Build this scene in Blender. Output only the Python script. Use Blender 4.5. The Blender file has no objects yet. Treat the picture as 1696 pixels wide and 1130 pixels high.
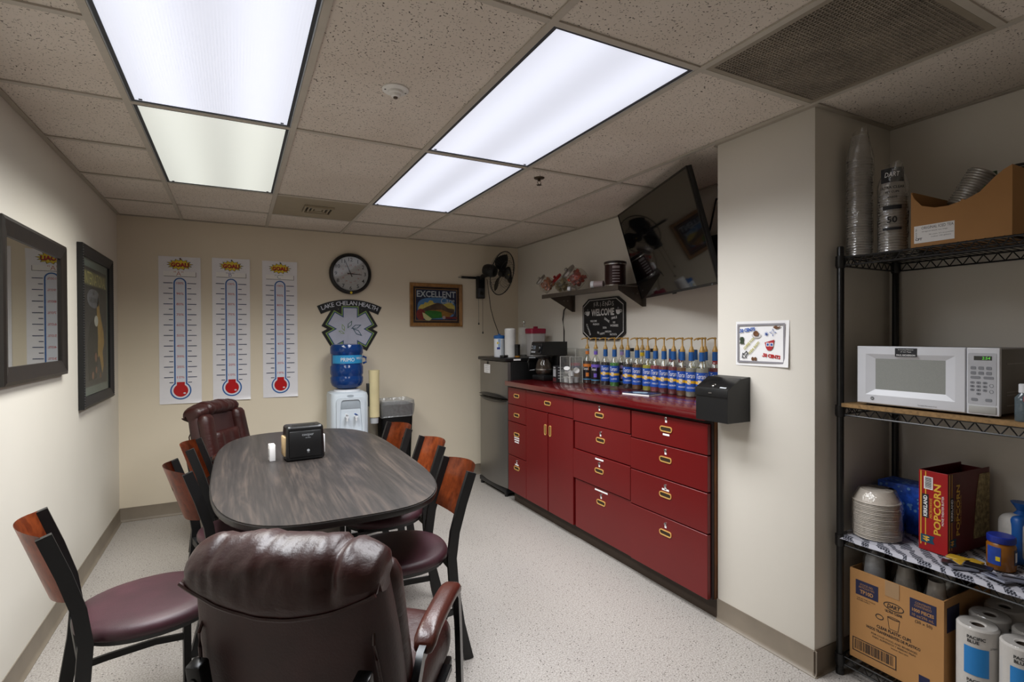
import bpy, bmesh, math, random
from mathutils import Vector, Matrix, noise as mnoise
PI = math.pi
rnd = random.Random(11)
scene = bpy.context.scene
COL = scene.collection

# ---------------------------------------------------------------- camera
FPX, YAW, PIT, ROL, CH = 871.3, .4827, .0086, .0039, 1.4044   # solved from the 2 ft ceiling grid
_s, _c = math.sin(YAW), math.cos(YAW)
_cp, _sp = math.cos(PIT), math.sin(PIT)
_cr, _sr = math.cos(ROL), math.sin(ROL)
def _dir(a, b, fw):
    r = a*_cr + b*_sr
    up = -a*_sr + b*_cr
    F = fw*_cp + up*_sp
    U = up*_cp - fw*_sp
    return Vector((F*_s + r*_c, F*_c - r*_s, U))
def ray(u, v):
    return _dir((u-848)/FPX, (565-v)/FPX, 1)
EYE = Vector((0, 0, CH))
def onX(u, v, X):
    d = ray(u, v); return EYE + d*(X/d.x)
def onY(u, v, Y):
    d = ray(u, v); return EYE + d*(Y/d.y)
def onZ(u, v, Z):
    d = ray(u, v); return EYE + d*((Z-CH)/d.z)

cam_data = bpy.data.cameras.new('camera')
cam = bpy.data.objects.new('camera', cam_data)
COL.objects.link(cam)
cam_data.sensor_fit = 'HORIZONTAL'
cam_data.sensor_width = 36
cam_data.lens = FPX/1696*36
cam_data.clip_start = .02
_m = Matrix((_dir(1, 0, 0), _dir(0, 1, 0), -_dir(0, 0, 1))).transposed().to_4x4()
_m.translation = EYE
cam.matrix_world = _m
scene.camera = cam

# ---------------------------------------------------------------- world, exposure
world = bpy.data.worlds.new('world'); scene.world = world
world.use_nodes = True
world.node_tree.nodes['Background'].inputs[0].default_value = (.8, .85, 1, 1)
world.node_tree.nodes['Background'].inputs[1].default_value = .05
vs = scene.view_settings
vs.view_transform = 'Standard'; vs.look = 'None'; vs.gamma = 1; vs.use_curve_mapping = False
vs.exposure = 0.25
TROFFER_W = 23.0        # watts of each ceiling troffer

# ---------------------------------------------------------------- materials
def lin(h):
    h = h.lstrip('#')
    o = []
    for i in (0, 2, 4):
        c = int(h[i:i+2], 16)/255
        o.append(c/12.92 if c <= .04045 else ((c+.055)/1.055)**2.4)
    return (*o, 1)
MATS = {}
def _new(name):
    m = bpy.data.materials.new(name); m.use_nodes = True
    nt = m.node_tree
    return m, nt, nt.nodes['Principled BSDF']
def _noise(nt, scale, detail=4, stretch=None, rough=.55):
    tc = nt.nodes.new('ShaderNodeTexCoord')
    n = nt.nodes.new('ShaderNodeTexNoise')
    n.inputs['Scale'].default_value = scale; n.inputs['Detail'].default_value = detail
    n.inputs['Roughness'].default_value = rough
    if stretch:
        mp = nt.nodes.new('ShaderNodeMapping'); mp.inputs['Scale'].default_value = stretch
        nt.links.new(tc.outputs['Object'], mp.inputs[0]); nt.links.new(mp.outputs[0], n.inputs['Vector'])
    else:
        nt.links.new(tc.outputs['Object'], n.inputs['Vector'])
    return n
def _ramp(nt, fac, stops):
    r = nt.nodes.new('ShaderNodeValToRGB')
    e = r.color_ramp.elements
    while len(e) < len(stops): e.new(.5)
    for i, (p, c) in enumerate(stops):
        e[i].position = p; e[i].color = c
    nt.links.new(fac, r.inputs[0])
    return r
def _bump(nt, b, height, strength, dist=.002):
    bp = nt.nodes.new('ShaderNodeBump'); bp.inputs['Strength'].default_value = strength
    bp.inputs['Distance'].default_value = dist
    nt.links.new(height, bp.inputs['Height']); nt.links.new(bp.outputs[0], b.inputs['Normal'])
def mat(name, col, rough=.5, metal=0, var=.06, vscale=14, bump=0, bscale=60, coat=0, emit=0, spec=.5, stretch=None):
    """plain procedural surface: a colour with a little noise variation, optional bump"""
    if name in MATS: return MATS[name]
    m, nt, b = _new(name)
    c = lin(col)
    if var:
        n = _noise(nt, vscale, stretch=stretch)
        lo = tuple(x*(1-var) for x in c[:3]) + (1,); hi = tuple(min(1, x*(1+var)) for x in c[:3]) + (1,)
        r = _ramp(nt, n.outputs['Fac'], [(.3, lo), (.7, hi)])
        nt.links.new(r.outputs[0], b.inputs['Base Color'])
    else:
        b.inputs['Base Color'].default_value = c
    b.inputs['Roughness'].default_value = rough; b.inputs['Metallic'].default_value = metal
    b.inputs['Coat Weight'].default_value = coat
    b.inputs['Specular IOR Level'].default_value = spec
    if emit:
        b.inputs['Emission Color'].default_value = c; b.inputs['Emission Strength'].default_value = emit
    if bump:
        n2 = _noise(nt, bscale, 3, stretch=stretch); _bump(nt, b, n2.outputs['Fac'], bump)
    MATS[name] = m
    return m
def film(name, col='ffffff', opacity=.12, rough=.08, gloss=1.0, bump=0, bscale=30):
    """thin clear sheet: glass or plastic, see-through with a glossy coat"""
    if name in MATS: return MATS[name]
    m, nt, b = _new(name)
    nt.nodes.remove(b)
    out = nt.nodes['Material Output']
    t = nt.nodes.new('ShaderNodeBsdfTransparent'); t.inputs[0].default_value = lin(col)
    d = nt.nodes.new('ShaderNodeBsdfDiffuse'); d.inputs[0].default_value = lin(col)
    g = nt.nodes.new('ShaderNodeBsdfGlossy'); g.inputs['Roughness'].default_value = rough
    m1 = nt.nodes.new('ShaderNodeMixShader'); m1.inputs[0].default_value = opacity
    nt.links.new(t.outputs[0], m1.inputs[1]); nt.links.new(d.outputs[0], m1.inputs[2])
    fr = nt.nodes.new('ShaderNodeLayerWeight'); fr.inputs[0].default_value = .5      # Schlick reflectance of a thin sheet
    pw = nt.nodes.new('ShaderNodeMath'); pw.operation = 'POWER'; pw.inputs[1].default_value = 5
    nt.links.new(fr.outputs['Facing'], pw.inputs[0])
    mu = nt.nodes.new('ShaderNodeMath'); mu.operation = 'MULTIPLY_ADD'; mu.inputs[1].default_value = .9*gloss; mu.inputs[2].default_value = .05*gloss
    nt.links.new(pw.outputs[0], mu.inputs[0])
    m2 = nt.nodes.new('ShaderNodeMixShader')
    nt.links.new(mu.outputs[0], m2.inputs[0]); nt.links.new(m1.outputs[0], m2.inputs[1]); nt.links.new(g.outputs[0], m2.inputs[2])
    nt.links.new(m2.outputs[0], out.inputs[0])
    if bump:
        n2 = _noise(nt, bscale, 3)
        bp = nt.nodes.new('ShaderNodeBump'); bp.inputs['Strength'].default_value = bump; bp.inputs['Distance'].default_value = .01
        nt.links.new(n2.outputs['Fac'], bp.inputs['Height'])
        nt.links.new(bp.outputs[0], g.inputs['Normal']); nt.links.new(bp.outputs[0], fr.inputs['Normal'])
    MATS[name] = m
    return m

def m_wall(name, col):
    return mat(name, col, rough=.62, var=.025, vscale=1.3, bump=.12, bscale=260)
def m_tile():
    if 'ceiling tile' in MATS: return MATS['ceiling tile']
    m, nt, b = _new('ceiling tile')
    tc = nt.nodes.new('ShaderNodeTexCoord')
    n0 = nt.nodes.new('ShaderNodeTexNoise'); n0.inputs['Scale'].default_value = 30; n0.inputs['Detail'].default_value = 2
    nt.links.new(tc.outputs['Object'], n0.inputs['Vector'])
    mx = nt.nodes.new('ShaderNodeMixRGB'); mx.inputs[0].default_value = .025
    nt.links.new(tc.outputs['Object'], mx.inputs[1]); nt.links.new(n0.outputs['Color'], mx.inputs[2])
    v = nt.nodes.new('ShaderNodeTexNoise'); v.inputs['Scale'].default_value = 150; v.inputs['Detail'].default_value = 1.5
    nt.links.new(mx.outputs[0], v.inputs['Vector'])
    r = _ramp(nt, v.outputs['Fac'], [(.315, (.085, .07, .055, 1)), (.365, lin('dcd2c6'))])
    n3 = nt.nodes.new('ShaderNodeTexNoise'); n3.inputs['Scale'].default_value = 2.2
    nt.links.new(tc.outputs['Object'], n3.inputs['Vector'])
    r3 = _ramp(nt, n3.outputs['Fac'], [(.3, (.9, .88, .86, 1)), (.7, (1, 1, 1, 1))])
    mm = nt.nodes.new('ShaderNodeMixRGB'); mm.blend_type = 'MULTIPLY'; mm.inputs[0].default_value = 1
    nt.links.new(r.outputs[0], mm.inputs[1]); nt.links.new(r3.outputs[0], mm.inputs[2])
    nt.links.new(mm.outputs[0], b.inputs['Base Color'])
    b.inputs['Roughness'].default_value = .95
    _bump(nt, b, r.outputs[0], .6, .003)
    MATS['ceiling tile'] = m
    return m
def m_floor():
    m, nt, b = _new('speckled vinyl floor')
    tc = nt.nodes.new('ShaderNodeTexCoord')
    v = nt.nodes.new('ShaderNodeTexVoronoi'); v.inputs['Scale'].default_value = 62
    nt.links.new(tc.outputs['Object'], v.inputs['Vector'])
    spot = _ramp(nt, v.outputs['Distance'], [(.15, (1, 1, 1, 1)), (.23, (0, 0, 0, 1))])
    pick = nt.nodes.new('ShaderNodeSeparateColor'); nt.links.new(v.outputs['Color'], pick.inputs[0])
    sel = _ramp(nt, pick.outputs[0], [(.45, (0, 0, 0, 1)), (.5, (1, 1, 1, 1))])
    f = nt.nodes.new('ShaderNodeMath'); f.operation = 'MULTIPLY'
    nt.links.new(spot.outputs[0], f.inputs[0]); nt.links.new(sel.outputs[0], f.inputs[1])
    n = nt.nodes.new('ShaderNodeTexNoise'); n.inputs['Scale'].default_value = 160; n.inputs['Detail'].default_value = 3
    nt.links.new(tc.outputs['Object'], n.inputs['Vector'])
    base = _ramp(nt, n.outputs['Fac'], [(.32, lin('7c756f')), (.5, lin('a09a94')), (.68, lin('b3ada7'))])
    tone = _ramp(nt, pick.outputs[1], [(0, lin('2c2826')), (1, lin('6d645e'))])
    mx = nt.nodes.new('ShaderNodeMixRGB')
    nt.links.new(f.outputs[0], mx.inputs[0]); nt.links.new(base.outputs[0], mx.inputs[1]); nt.links.new(tone.outputs[0], mx.inputs[2])
    nt.links.new(mx.outputs[0], b.inputs['Base Color'])
    b.inputs['Roughness'].default_value = .42
    return m
def m_wood(name, dark, light, scale=3.0, stretch=(6, .6, 6), rough=.35, coat=0.0, mid=None):
    if name in MATS: return MATS[name]
    m, nt, b = _new(name)
    big = _noise(nt, scale, 6, stretch, .65)
    fine = _noise(nt, scale*9, 4, (stretch[0], stretch[1]*.25, stretch[2]), .6)
    big.inputs['Distortion'].default_value = 1.1
    a = nt.nodes.new('ShaderNodeMath'); a.operation = 'MULTIPLY_ADD'; a.inputs[1].default_value = .35
    nt.links.new(fine.outputs['Fac'], a.inputs[0]); 
    sc = nt.nodes.new('ShaderNodeMath'); sc.operation = 'MULTIPLY'; sc.inputs[1].default_value = .7
    nt.links.new(big.outputs['Fac'], sc.inputs[0]); nt.links.new(sc.outputs[0], a.inputs[2])
    st = [(.36, lin(dark)), (.68, lin(light))]
    if mid: st.insert(1, (.52, lin(mid)))
    r = _ramp(nt, a.outputs[0], st)
    nt.links.new(r.outputs[0], b.inputs['Base Color'])
    b.inputs['Roughness'].default_value = rough; b.inputs['Coat Weight'].default_value = coat
    _bump(nt, b, fine.outputs['Fac'], .1, .001)
    MATS[name] = m
    return m
def m_leather(name, col, rough=.38, scale=220, crease=.5):
    if name in MATS: return MATS[name]
    m, nt, b = _new(name)
    c = lin(col)
    n = _noise(nt, 9, 4)
    r = _ramp(nt, n.outputs['Fac'], [(.3, tuple(x*.75 for x in c[:3])+(1,)), (.7, tuple(x*1.2 for x in c[:3])+(1,))])
    nt.links.new(r.outputs[0], b.inputs['Base Color'])
    b.inputs['Roughness'].default_value = rough
    g = _noise(nt, scale, 3); w = _noise(nt, 13, 3, (1, 1, 2.5))
    a = nt.nodes.new('ShaderNodeMath'); a.operation = 'MULTIPLY_ADD'; a.inputs[1].default_value = crease*9
    nt.links.new(w.outputs['Fac'], a.inputs[0]); nt.links.new(g.outputs['Fac'], a.inputs[2])
    _bump(nt, b, a.outputs[0], .25, .0022)
    MATS[name] = m
    return m
def m_lens(name, col, strength):
    """prismatic acrylic lens of a lit troffer: gives off light, with its fine prism texture and tube bands"""
    m, nt, b = _new(name)
    tc = nt.nodes.new('ShaderNodeTexCoord')
    sx = nt.nodes.new('ShaderNodeSeparateXYZ'); nt.links.new(tc.outputs['Object'], sx.inputs[0])
    def wave(sock, k, ph=0):
        a = nt.nodes.new('ShaderNodeMath'); a.operation = 'MULTIPLY_ADD'; a.inputs[1].default_value = k; a.inputs[2].default_value = ph
        nt.links.new(sock, a.inputs[0])
        s = nt.nodes.new('ShaderNodeMath'); s.operation = 'COSINE'; nt.links.new(a.outputs[0], s.inputs[0])
        return s.outputs[0]
    def madd(sock, k, add):
        a = nt.nodes.new('ShaderNodeMath'); a.operation = 'MULTIPLY_ADD'; a.inputs[1].default_value = k
        nt.links.new(sock, a.inputs[0])
        if isinstance(add, float): a.inputs[2].default_value = add
        else: nt.links.new(add, a.inputs[2])
        return a.outputs[0]
    bands = wave(sx.outputs['X'], 4*PI/.61)          # two tubes behind the lens
    px = wave(sx.outputs['X'], 2*PI/.0095); py = wave(sx.outputs['Y'], 2*PI/.0095)
    e = madd(bands, -.10, .86); e = madd(px, .035, e); e = madd(py, .035, e)
    mul = nt.nodes.new('ShaderNodeMath'); mul.operation = 'MULTIPLY'; mul.inputs[1].default_value = strength
    nt.links.new(e, mul.inputs[0])
    b.inputs['Base Color'].default_value = (.6, .6, .6, 1)
    b.inputs['Emission Color'].default_value = lin(col)
    nt.links.new(mul.outputs[0], b.inputs['Emission Strength'])
    b.inputs['Roughness'].default_value = .3
    return m

# ---------------------------------------------------------------- mesh building
class P:
    """collects shapes in one bmesh; .obj() links them as ONE mesh object"""
    def __init__(s): s.bm = bmesh.new()
    def _x(s, vs, M):
        if M is not None: bmesh.ops.transform(s.bm, matrix=M, verts=vs)
    def box(s, x0, x1, y0, y1, z0, z1, bev=0, seg=2, M=None):
        t = bmesh.new() if bev else s.bm
        r = bmesh.ops.create_cube(t, size=1)
        for v in r['verts']:
            v.co = Vector((x0+(v.co.x+.5)*(x1-x0), y0+(v.co.y+.5)*(y1-y0), z0+(v.co.z+.5)*(z1-z0)))
        if bev:
            bmesh.ops.bevel(t, geom=t.edges[:], offset=bev, segments=seg, affect='EDGES', profile=.5)
            if M is not None: bmesh.ops.transform(t, matrix=M, verts=t.verts[:])
            me = bpy.data.meshes.new('t'); t.to_mesh(me); t.free(); s.bm.from_mesh(me); bpy.data.meshes.remove(me)
        else: s._x(r['verts'], M)
        return s
    def ring(s, loops, close_u=True, cap0=True, cap1=True, M=None):
        """skin a list of vertex loops (each a list of points)"""
        L = [[s.bm.verts.new(M @ Vector(p) if M is not None else Vector(p)) for p in lp] for lp in loops]
        n = len(L[0])
        for a, b in zip(L, L[1:]):
            for i in range(n if close_u else n-1):
                j = (i+1) % n
                s.bm.faces.new((a[i], a[j], b[j], b[i]))
        if cap0: s.bm.faces.new(list(reversed(L[0])))
        if cap1: s.bm.faces.new(L[-1])
        return s
    def lathe(s, prof, seg=24, M=None, cap=True):
        loops = [[(r*math.cos(2*PI*i/seg), r*math.sin(2*PI*i/seg), z) for i in range(seg)] for r, z in prof]
        return s.ring(loops, True, cap, cap, M)
    def cyl(s, p0, p1, r0, r1=None, seg=12, cap=True):
        p0, p1 = Vector(p0), Vector(p1)
        d = p1-p0
        M = Matrix.Translation(p0) @ d.to_track_quat('Z', 'Y').to_matrix().to_4x4()
        return s.lathe([(r0, 0), (r1 if r1 is not None else r0, d.length)], seg, M, cap)
    def sweep(s, pts, sec, closed=False, up=(0, 0, 1)):
        """sweep a closed 2-D section (list of (a,b)) along a path; b follows 'up'"""
        pts = [Vector(p) for p in pts]; n = len(pts); up = Vector(up)
        loops = []
        for i in range(n):
            a = pts[i-1] if (i > 0 or closed) else pts[i]
            b = pts[(i+1) % n] if (i < n-1 or closed) else pts[i]
            t = (b-a).normalized()
            side = t.cross(up)
            if side.length < 1e-4: side = t.cross(Vector((0, 1, 0)))
            side.normalize(); w = side.cross(t).normalized()
            loops.append([pts[i]+side*x+w*y for x, y in sec])
        if closed: loops.append(loops[0])
        if closed:
            L = [[s.bm.verts.new(p) for p in lp] for lp in loops[:-1]]
            m = len(L); k = len(sec)
            for i in range(m):
                A, B = L[i], L[(i+1) % m]
                for j in range(k):
                    q = (j+1) % k
                    s.bm.faces.new((A[j], A[q], B[q], B[j]))
            return s
        return s.ring(loops)
    def tube(s, pts, r, seg=8, closed=False, up=(0, 0, 1)):
        return s.sweep(pts, [(r*math.cos(2*PI*i/seg), r*math.sin(2*PI*i/seg)) for i in range(seg)], closed, up)
    def prism(s, poly, z0, z1, M=None):
        return s.ring([[(x, y, z0) for x, y in poly], [(x, y, z1) for x, y in poly]], True, True, True, M)
    def strip(s, outer, inner, z0, z1, M=None):
        """flat ring between two closed outlines of equal point count"""
        n = len(outer)
        g = lambda pl, z: [s.bm.verts.new(M @ Vector((x, y, z)) if M is not None else Vector((x, y, z))) for x, y in pl]
        A, B, C, D = g(outer, z0), g(outer, z1), g(inner, z1), g(inner, z0)
        for i in range(n):
            j = (i+1) % n
            for U, V in ((A, B), (B, C), (C, D), (D, A)):
                s.bm.faces.new((U[i], U[j], V[j], V[i]))
        return s
    def surf(s, fn, nu, nv, M=None):
        g = [[s.bm.verts.new((M @ Vector(fn(i/nu, j/nv))) if M is not None else Vector(fn(i/nu, j/nv))) for j in range(nv+1)] for i in range(nu+1)]
        for i in range(nu):
            for j in range(nv):
                s.bm.faces.new((g[i][j], g[i+1][j], g[i+1][j+1], g[i][j+1]))
        return s
    def sheet(s, fn, nu, nv, th):
        """a closed thin sheet: surface fn(u,v) with thickness th towards -z"""
        row = lambda v: [Vector(fn(u/nu, v)) for u in range(nu+1)]
        return s.ring([row(v/nv)+[p-Vector((0, 0, th)) for p in reversed(row(v/nv))] for v in range(nv+1)])
    def cushion(s, hx, hy, hz, r, fn=None, cuts=9, M=None):
        """rounded block of half sizes hx,hy,hz deformed by fn(Vector)->Vector"""
        t = bmesh.new(); bmesh.ops.create_cube(t, size=2)
        bmesh.ops.subdivide_edges(t, edges=t.edges[:], cuts=cuts, use_grid_fill=True)
        h = Vector((hx, hy, hz))
        for v in t.verts:
            # push grid lines towards the edges so the rounding has vertices to work with
            p = Vector([h[k]*(math.copysign(abs(v.co[k])**.7, v.co[k])) for k in range(3)])
            q = Vector([max(-(h[k]-r), min(h[k]-r, p[k])) for k in range(3)])
            d = p-q
            if d.length > 1e-6: p = q+d.normalized()*r
            v.co = fn(p) if fn else p
        if M is not None: bmesh.ops.transform(t, matrix=M, verts=t.verts[:])
        me = bpy.data.meshes.new('t'); t.to_mesh(me); t.free(); s.bm.from_mesh(me); bpy.data.meshes.remove(me)
        return s
    def obj(s, name, m, parent=None, loc=None, rot=None, smooth=35, solid=0):
        if solid: bmesh.ops.solidify(s.bm, geom=s.bm.faces[:], thickness=solid)
        bmesh.ops.recalc_face_normals(s.bm, faces=s.bm.faces[:])
        me = bpy.data.meshes.new(name); s.bm.to_mesh(me); s.bm.free()
        me.materials.append(m)
        if smooth and len(me.polygons):
            me.shade_smooth(); me.set_sharp_from_angle(angle=math.radians(smooth))
        o = bpy.data.objects.new(name, me); COL.objects.link(o)
        if parent: o.parent = parent
        if loc is not None: o.location = loc
        if rot is not None: o.rotation_euler = rot
        return o
def tag(o, label, cat, group=None, kind=None):
    o['label'] = label; o['category'] = cat
    if group: o['group'] = group
    if kind: o['kind'] = kind
    return o
def thing(name, label, cat, loc=(0, 0, 0), rz=0, group=None, M=None):
    o = bpy.data.objects.new(name, None); COL.objects.link(o)
    o.empty_display_size = .05
    if M is not None: o.matrix_world = M
    else: o.location = loc; o.rotation_euler = (0, 0, rz)
    return tag(o, label, cat, group)
def struct(o):
    o['kind'] = 'structure'
    return o
def dup(root, loc, rz, label, group=None):
    def cp(o, par):
        c = o.copy(); COL.objects.link(c); c.parent = par
        for ch in o.children: cp(ch, c)
        return c
    r = cp(root, None)
    r.location = loc; r.rotation_euler = (0, 0, rz); r['label'] = label
    if group: r['group'] = group
    return r
def frame(origin, right, up):
    r, u = Vector(right), Vector(up)
    n = r.cross(u)
    M = Matrix((r, u, n)).transposed().to_4x4(); M.translation = Vector(origin)
    return M
def wall_b(x, z, y): return frame((x, y, z), (1, 0, 0), (0, 0, 1))      # facing -Y
def wall_l(y, z, x): return frame((x, y, z), (0, 1, 0), (0, 0, 1))      # facing +X
def wall_r(y, z, x): return frame((x, y, z), (0, -1, 0), (0, 0, 1))     # facing -X
def rect(x0, x1, y0, y1): return [(x0, y0), (x1, y0), (x1, y1), (x0, y1)]
def circ(x, y, r, n=24, ry=None): return [(x+r*math.cos(2*PI*i/n), y+(ry or r)*math.sin(2*PI*i/n)) for i in range(n)]
def rrect(x0, x1, y0, y1, r, n=4):
    o = []
    for cx, cy, a in ((x1-r, y1-r, 0), (x0+r, y1-r, 90), (x0+r, y0+r, 180), (x1-r, y0+r, 270)):
        for i in range(n+1):
            t = math.radians(a+90*i/n); o.append((cx+r*math.cos(t), cy+r*math.sin(t)))
    return o
FLAT = .0004
def flat(name, poly, m, parent, z, M=None, th=FLAT):
    """a flat printed shape lying on a surface of its parent"""
    return P().prism(poly, z, z+th, M).obj(name, m, parent, smooth=0)
_fc = {}
def tmesh(s, w=None, h=None, bold=0, shear=0, space=1, align='CENTER', ext=.0):
    """mesh data of a line of lettering centred on 0,0; scaled to width w and/or height h"""
    c = bpy.data.curves.new('t', 'FONT'); c.body = s; c.size = 1; c.align_x = align; c.offset = bold
    c.shear = shear; c.space_character = space; c.resolution_u = 2; c.fill_mode = 'FRONT'
    o = bpy.data.objects.new('t', c); COL.objects.link(o)
    dg = bpy.context.evaluated_depsgraph_get()
    me = bpy.data.meshes.new_from_object(o.evaluated_get(dg))
    bpy.data.objects.remove(o); bpy.data.curves.remove(c)
    vs = me.vertices
    if not len(vs): return me
    x0, x1 = min(v.co.x for v in vs), max(v.co.x for v in vs); y0, y1 = min(v.co.y for v in vs), max(v.co.y for v in vs)
    kx = w/(x1-x0) if w else None; ky = h/(y1-y0) if h else None
    kx = kx or ky; ky = ky or kx
    for v in vs: v.co = Vector(((v.co.x-(x0+x1)/2)*kx, (v.co.y-(y0+y1)/2)*ky, 0))
    return me
def text(s, m, parent, x, y, z, w=None, h=None, rot=0, M=None, name='lettering', bend=0, **k):
    me = tmesh(s, w, h, **k)
    T = Matrix.Translation((x, y, z)) @ Matrix.Rotation(rot, 4, 'Z')
    if M is not None: T = M @ T
    if bend:
        for v in me.vertices:
            a = (v.co.x+x)/bend; v.co = Vector((bend*math.sin(a), -bend*math.cos(a), v.co.y+y))
    else: me.transform(T)
    me.materials.clear(); me.materials.append(m)
    me.name = name
    o = bpy.data.objects.new(name, me); COL.objects.link(o); o.parent = parent
    return o
def texts(items, m, parent, name='lettering'):
    """several words of one print as one mesh; items = (string, x, y, z, w, h, rot, extra dict)"""
    bm = bmesh.new()
    for it in items:
        s, x, y, z, w, h = it[:6]; rot = it[6] if len(it) > 6 else 0; k = it[7] if len(it) > 7 else {}
        me = tmesh(s, w, h, **k)
        me.transform(Matrix.Translation((x, y, z)) @ Matrix.Rotation(rot, 4, 'Z'))
        bm.from_mesh(me); bpy.data.meshes.remove(me)
    me = bpy.data.meshes.new(name); bm.to_mesh(me); bm.free()
    me.materials.clear(); me.materials.append(m)
    o = bpy.data.objects.new(name, me); COL.objects.link(o); o.parent = parent
    o['kind'] = 'stuff'
    return o

BLACK = mat('black paint', '0d0d0e', .45, var=.1)
BLACKP = mat('black plastic', '101011', .35, var=.08)
WHITE = mat('white paint', 'e6e4df', .5, var=.03)
WHITEP = mat('white plastic', 'e2e4e8', .32, var=.02)
PAPER = mat('white paper', 'e9e7e6', .6, var=.02)
INK = mat('black ink', '15151a', .6, var=0)
STEEL = mat('brushed steel', 'a9a6a2', .34, metal=1, var=.05, vscale=40)
CHROME = mat('chrome', 'd5d5d5', .16, metal=1, var=0)
# ================================================================ the room
XL, XR, YB, YF, HC = -.796, 2.655, 4.923, -1.3, 2.34
XC, YC0, YC1 = 2.10, 1.333, 1.826                     # the boxed-out column
W_BACK = m_wall('cream wall paint', 'd8ccb7'); W_SIDE = m_wall('wall paint with bluish light', 'd8d2c7')  # side walls more neutral: bluish lamp light is worked into their colour
struct(P().box(XL-.1, XR+.1, YF-.1, YB+.1, -.1, 0).obj('floor', m_floor()))
struct(P().box(XL-.1, XR+.1, YB, YB+.1, 0, 2.5).obj('wall_back', W_BACK))
struct(P().box(XL-.1, XL, YF-.1, YB, 0, 2.5).obj('wall_left', W_SIDE))
struct(P().box(XR, XR+.1, YF-.1, YB, 0, 2.5).obj('wall_right', W_SIDE))
struct(P().box(XL, XR, YF-.1, YF, 0, 2.5).obj('wall_front', W_SIDE))
struct(P().box(XC, XR, YC0, YC1, 0, 2.5, .004).obj('wall_column', W_SIDE))
COVE = mat('taupe vinyl cove base', '7b7062', .5, var=.12, vscale=5)
def cove(name, p0, p1, out):
    """vinyl cove base from p0 to p1, 'out' points into the room"""
    p0, p1, out = Vector(p0), Vector(p1), Vector(out)
    prof = [(0, 0), (.016, 0), (.016, .003), (.009, .008), (.004, .02), (.0035, .105), (0, .105)]
    lp = [[p+out*a+Vector((0, 0, b)) for a, b in prof] for p in (p0, p1)]
    return struct(P().ring(lp).obj(name, COVE))
cove('baseboard_left', (XL, YF, 0), (XL, YB, 0), (1, 0, 0))
cove('baseboard_back', (XL, YB, 0), (XR, YB, 0), (0, -1, 0))
cove('baseboard_column', (XC, YC1, 0), (XC, YC0-.012, 0), (-1, 0, 0))
cove('baseboard_column_side', (XC-.012, YC0, 0), (XR, YC0, 0), (0, -1, 0))
cove('baseboard_right', (XR, YF, 0), (XR, YC0, 0), (-1, 0, 0))
cove('baseboard_front', (XL, YF, 0), (XR, YF, 0), (0, 1, 0))

# ---- suspended ceiling: slab above, T-bar grid and mineral tiles
ceil = struct(P().box(XL-.1, XR+.1, YF-.1, YB+.1, 2.5, 2.6).obj('ceiling', mat('plenum slab', '4a4845', .9)))
GX = [XL, -.376, .234, .8415, 1.451, 2.07, XR]
RW = {k: 1.3364+.6096*k for k in range(-5, 6)}
T2 = .6096
cells = []      # (column, y0, y1, kind)
for c_ in range(6):
    if c_ == 0: cuts = [YF] + [RW[k] for k in range(-4, 6)] + [YB]; kinds = {}
    elif c_ in (1, 3): cuts = [YF, RW[-2], RW[0], RW[2], RW[4], RW[5], YB]; kinds = {2: 'light', 3: 'light'}
    elif c_ == 2: cuts = [YF, RW[-2], RW[0], RW[2], RW[4], RW[5], YB]; kinds = {4: 'vent'}
    elif c_ == 4: cuts = [YF, RW[-2], RW[-1], RW[0], RW[2], RW[4], RW[5], YB]; kinds = {2: 'grille'}
    else: cuts = [YF, RW[-2], YC0, YC1, RW[2], RW[4], YB]; kinds = {2: 'column'}
    for i, (a, b) in enumerate(zip(cuts, cuts[1:])): cells.append((c_, a, b, kinds.get(i, 'tile')))
BAR = mat('grid bar enamel', 'b9b1a4', .5, var=.05)
TILE = m_tile()
ymarks = {}
for c_, a, b, k in cells:
    for y in (a, b):
        if YF+.05 < y < YB-.05 and not (c_ == 5 and y in (YC0, YC1)): ymarks.setdefault(c_, set()).add(round(y, 4))
    if k == 'tile':
        x0, x1 = GX[c_]+.004, GX[c_+1]-.004
        t = P().box(-(x1-x0)/2, (x1-x0)/2, -(b-a)/2+.004, (b-a)/2-.004, 0, .014, .0015, 1).obj('ceiling_tile', TILE, ceil, smooth=0)
        t.location = ((x0+x1)/2, (a+b)/2, HC+.0045+rnd.uniform(0, .0012))
        t.rotation_euler = (0, 0, PI if rnd.random() < .5 else 0)
for x in GX[1:-1]:
    y1 = YB
    P().box(x-.012, x+.012, YF, y1, HC-.002, HC+.004).box(x-.0015, x+.0015, YF, y1, HC+.004, HC+.035).obj('grid_bar', BAR, ceil, smooth=0)
for c_, ys in ymarks.items():
    for y in sorted(ys):
        w = .012
        P().box(GX[c_]+.012, GX[c_+1]-.012, y-w, y+w, HC-.0015, HC+.004).obj('grid_bar', BAR, ceil, smooth=0)
TR = mat('wall angle enamel', 'a79e90', .5, var=.05)
def angle(n, p):
    struct(P().box(*p, HC-.0025, HC+.004).obj('trim_%d' % n, TR, smooth=0))
angle(1, (XL, XL+.022, YF, YB)); angle(2, (XL+.022, XR, YB-.022, YB)); angle(3, (XR-.022, XR, YC1, YB-.022))
angle(4, (XC-.022, XC, YC0-.022, YC1)); angle(5, (XC, XR, YC0-.022, YC0)); angle(6, (XR-.022, XR, YF, YC0-.022))
angle(7, (XC, XR-.022, YC1, YC1+.022))

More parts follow.
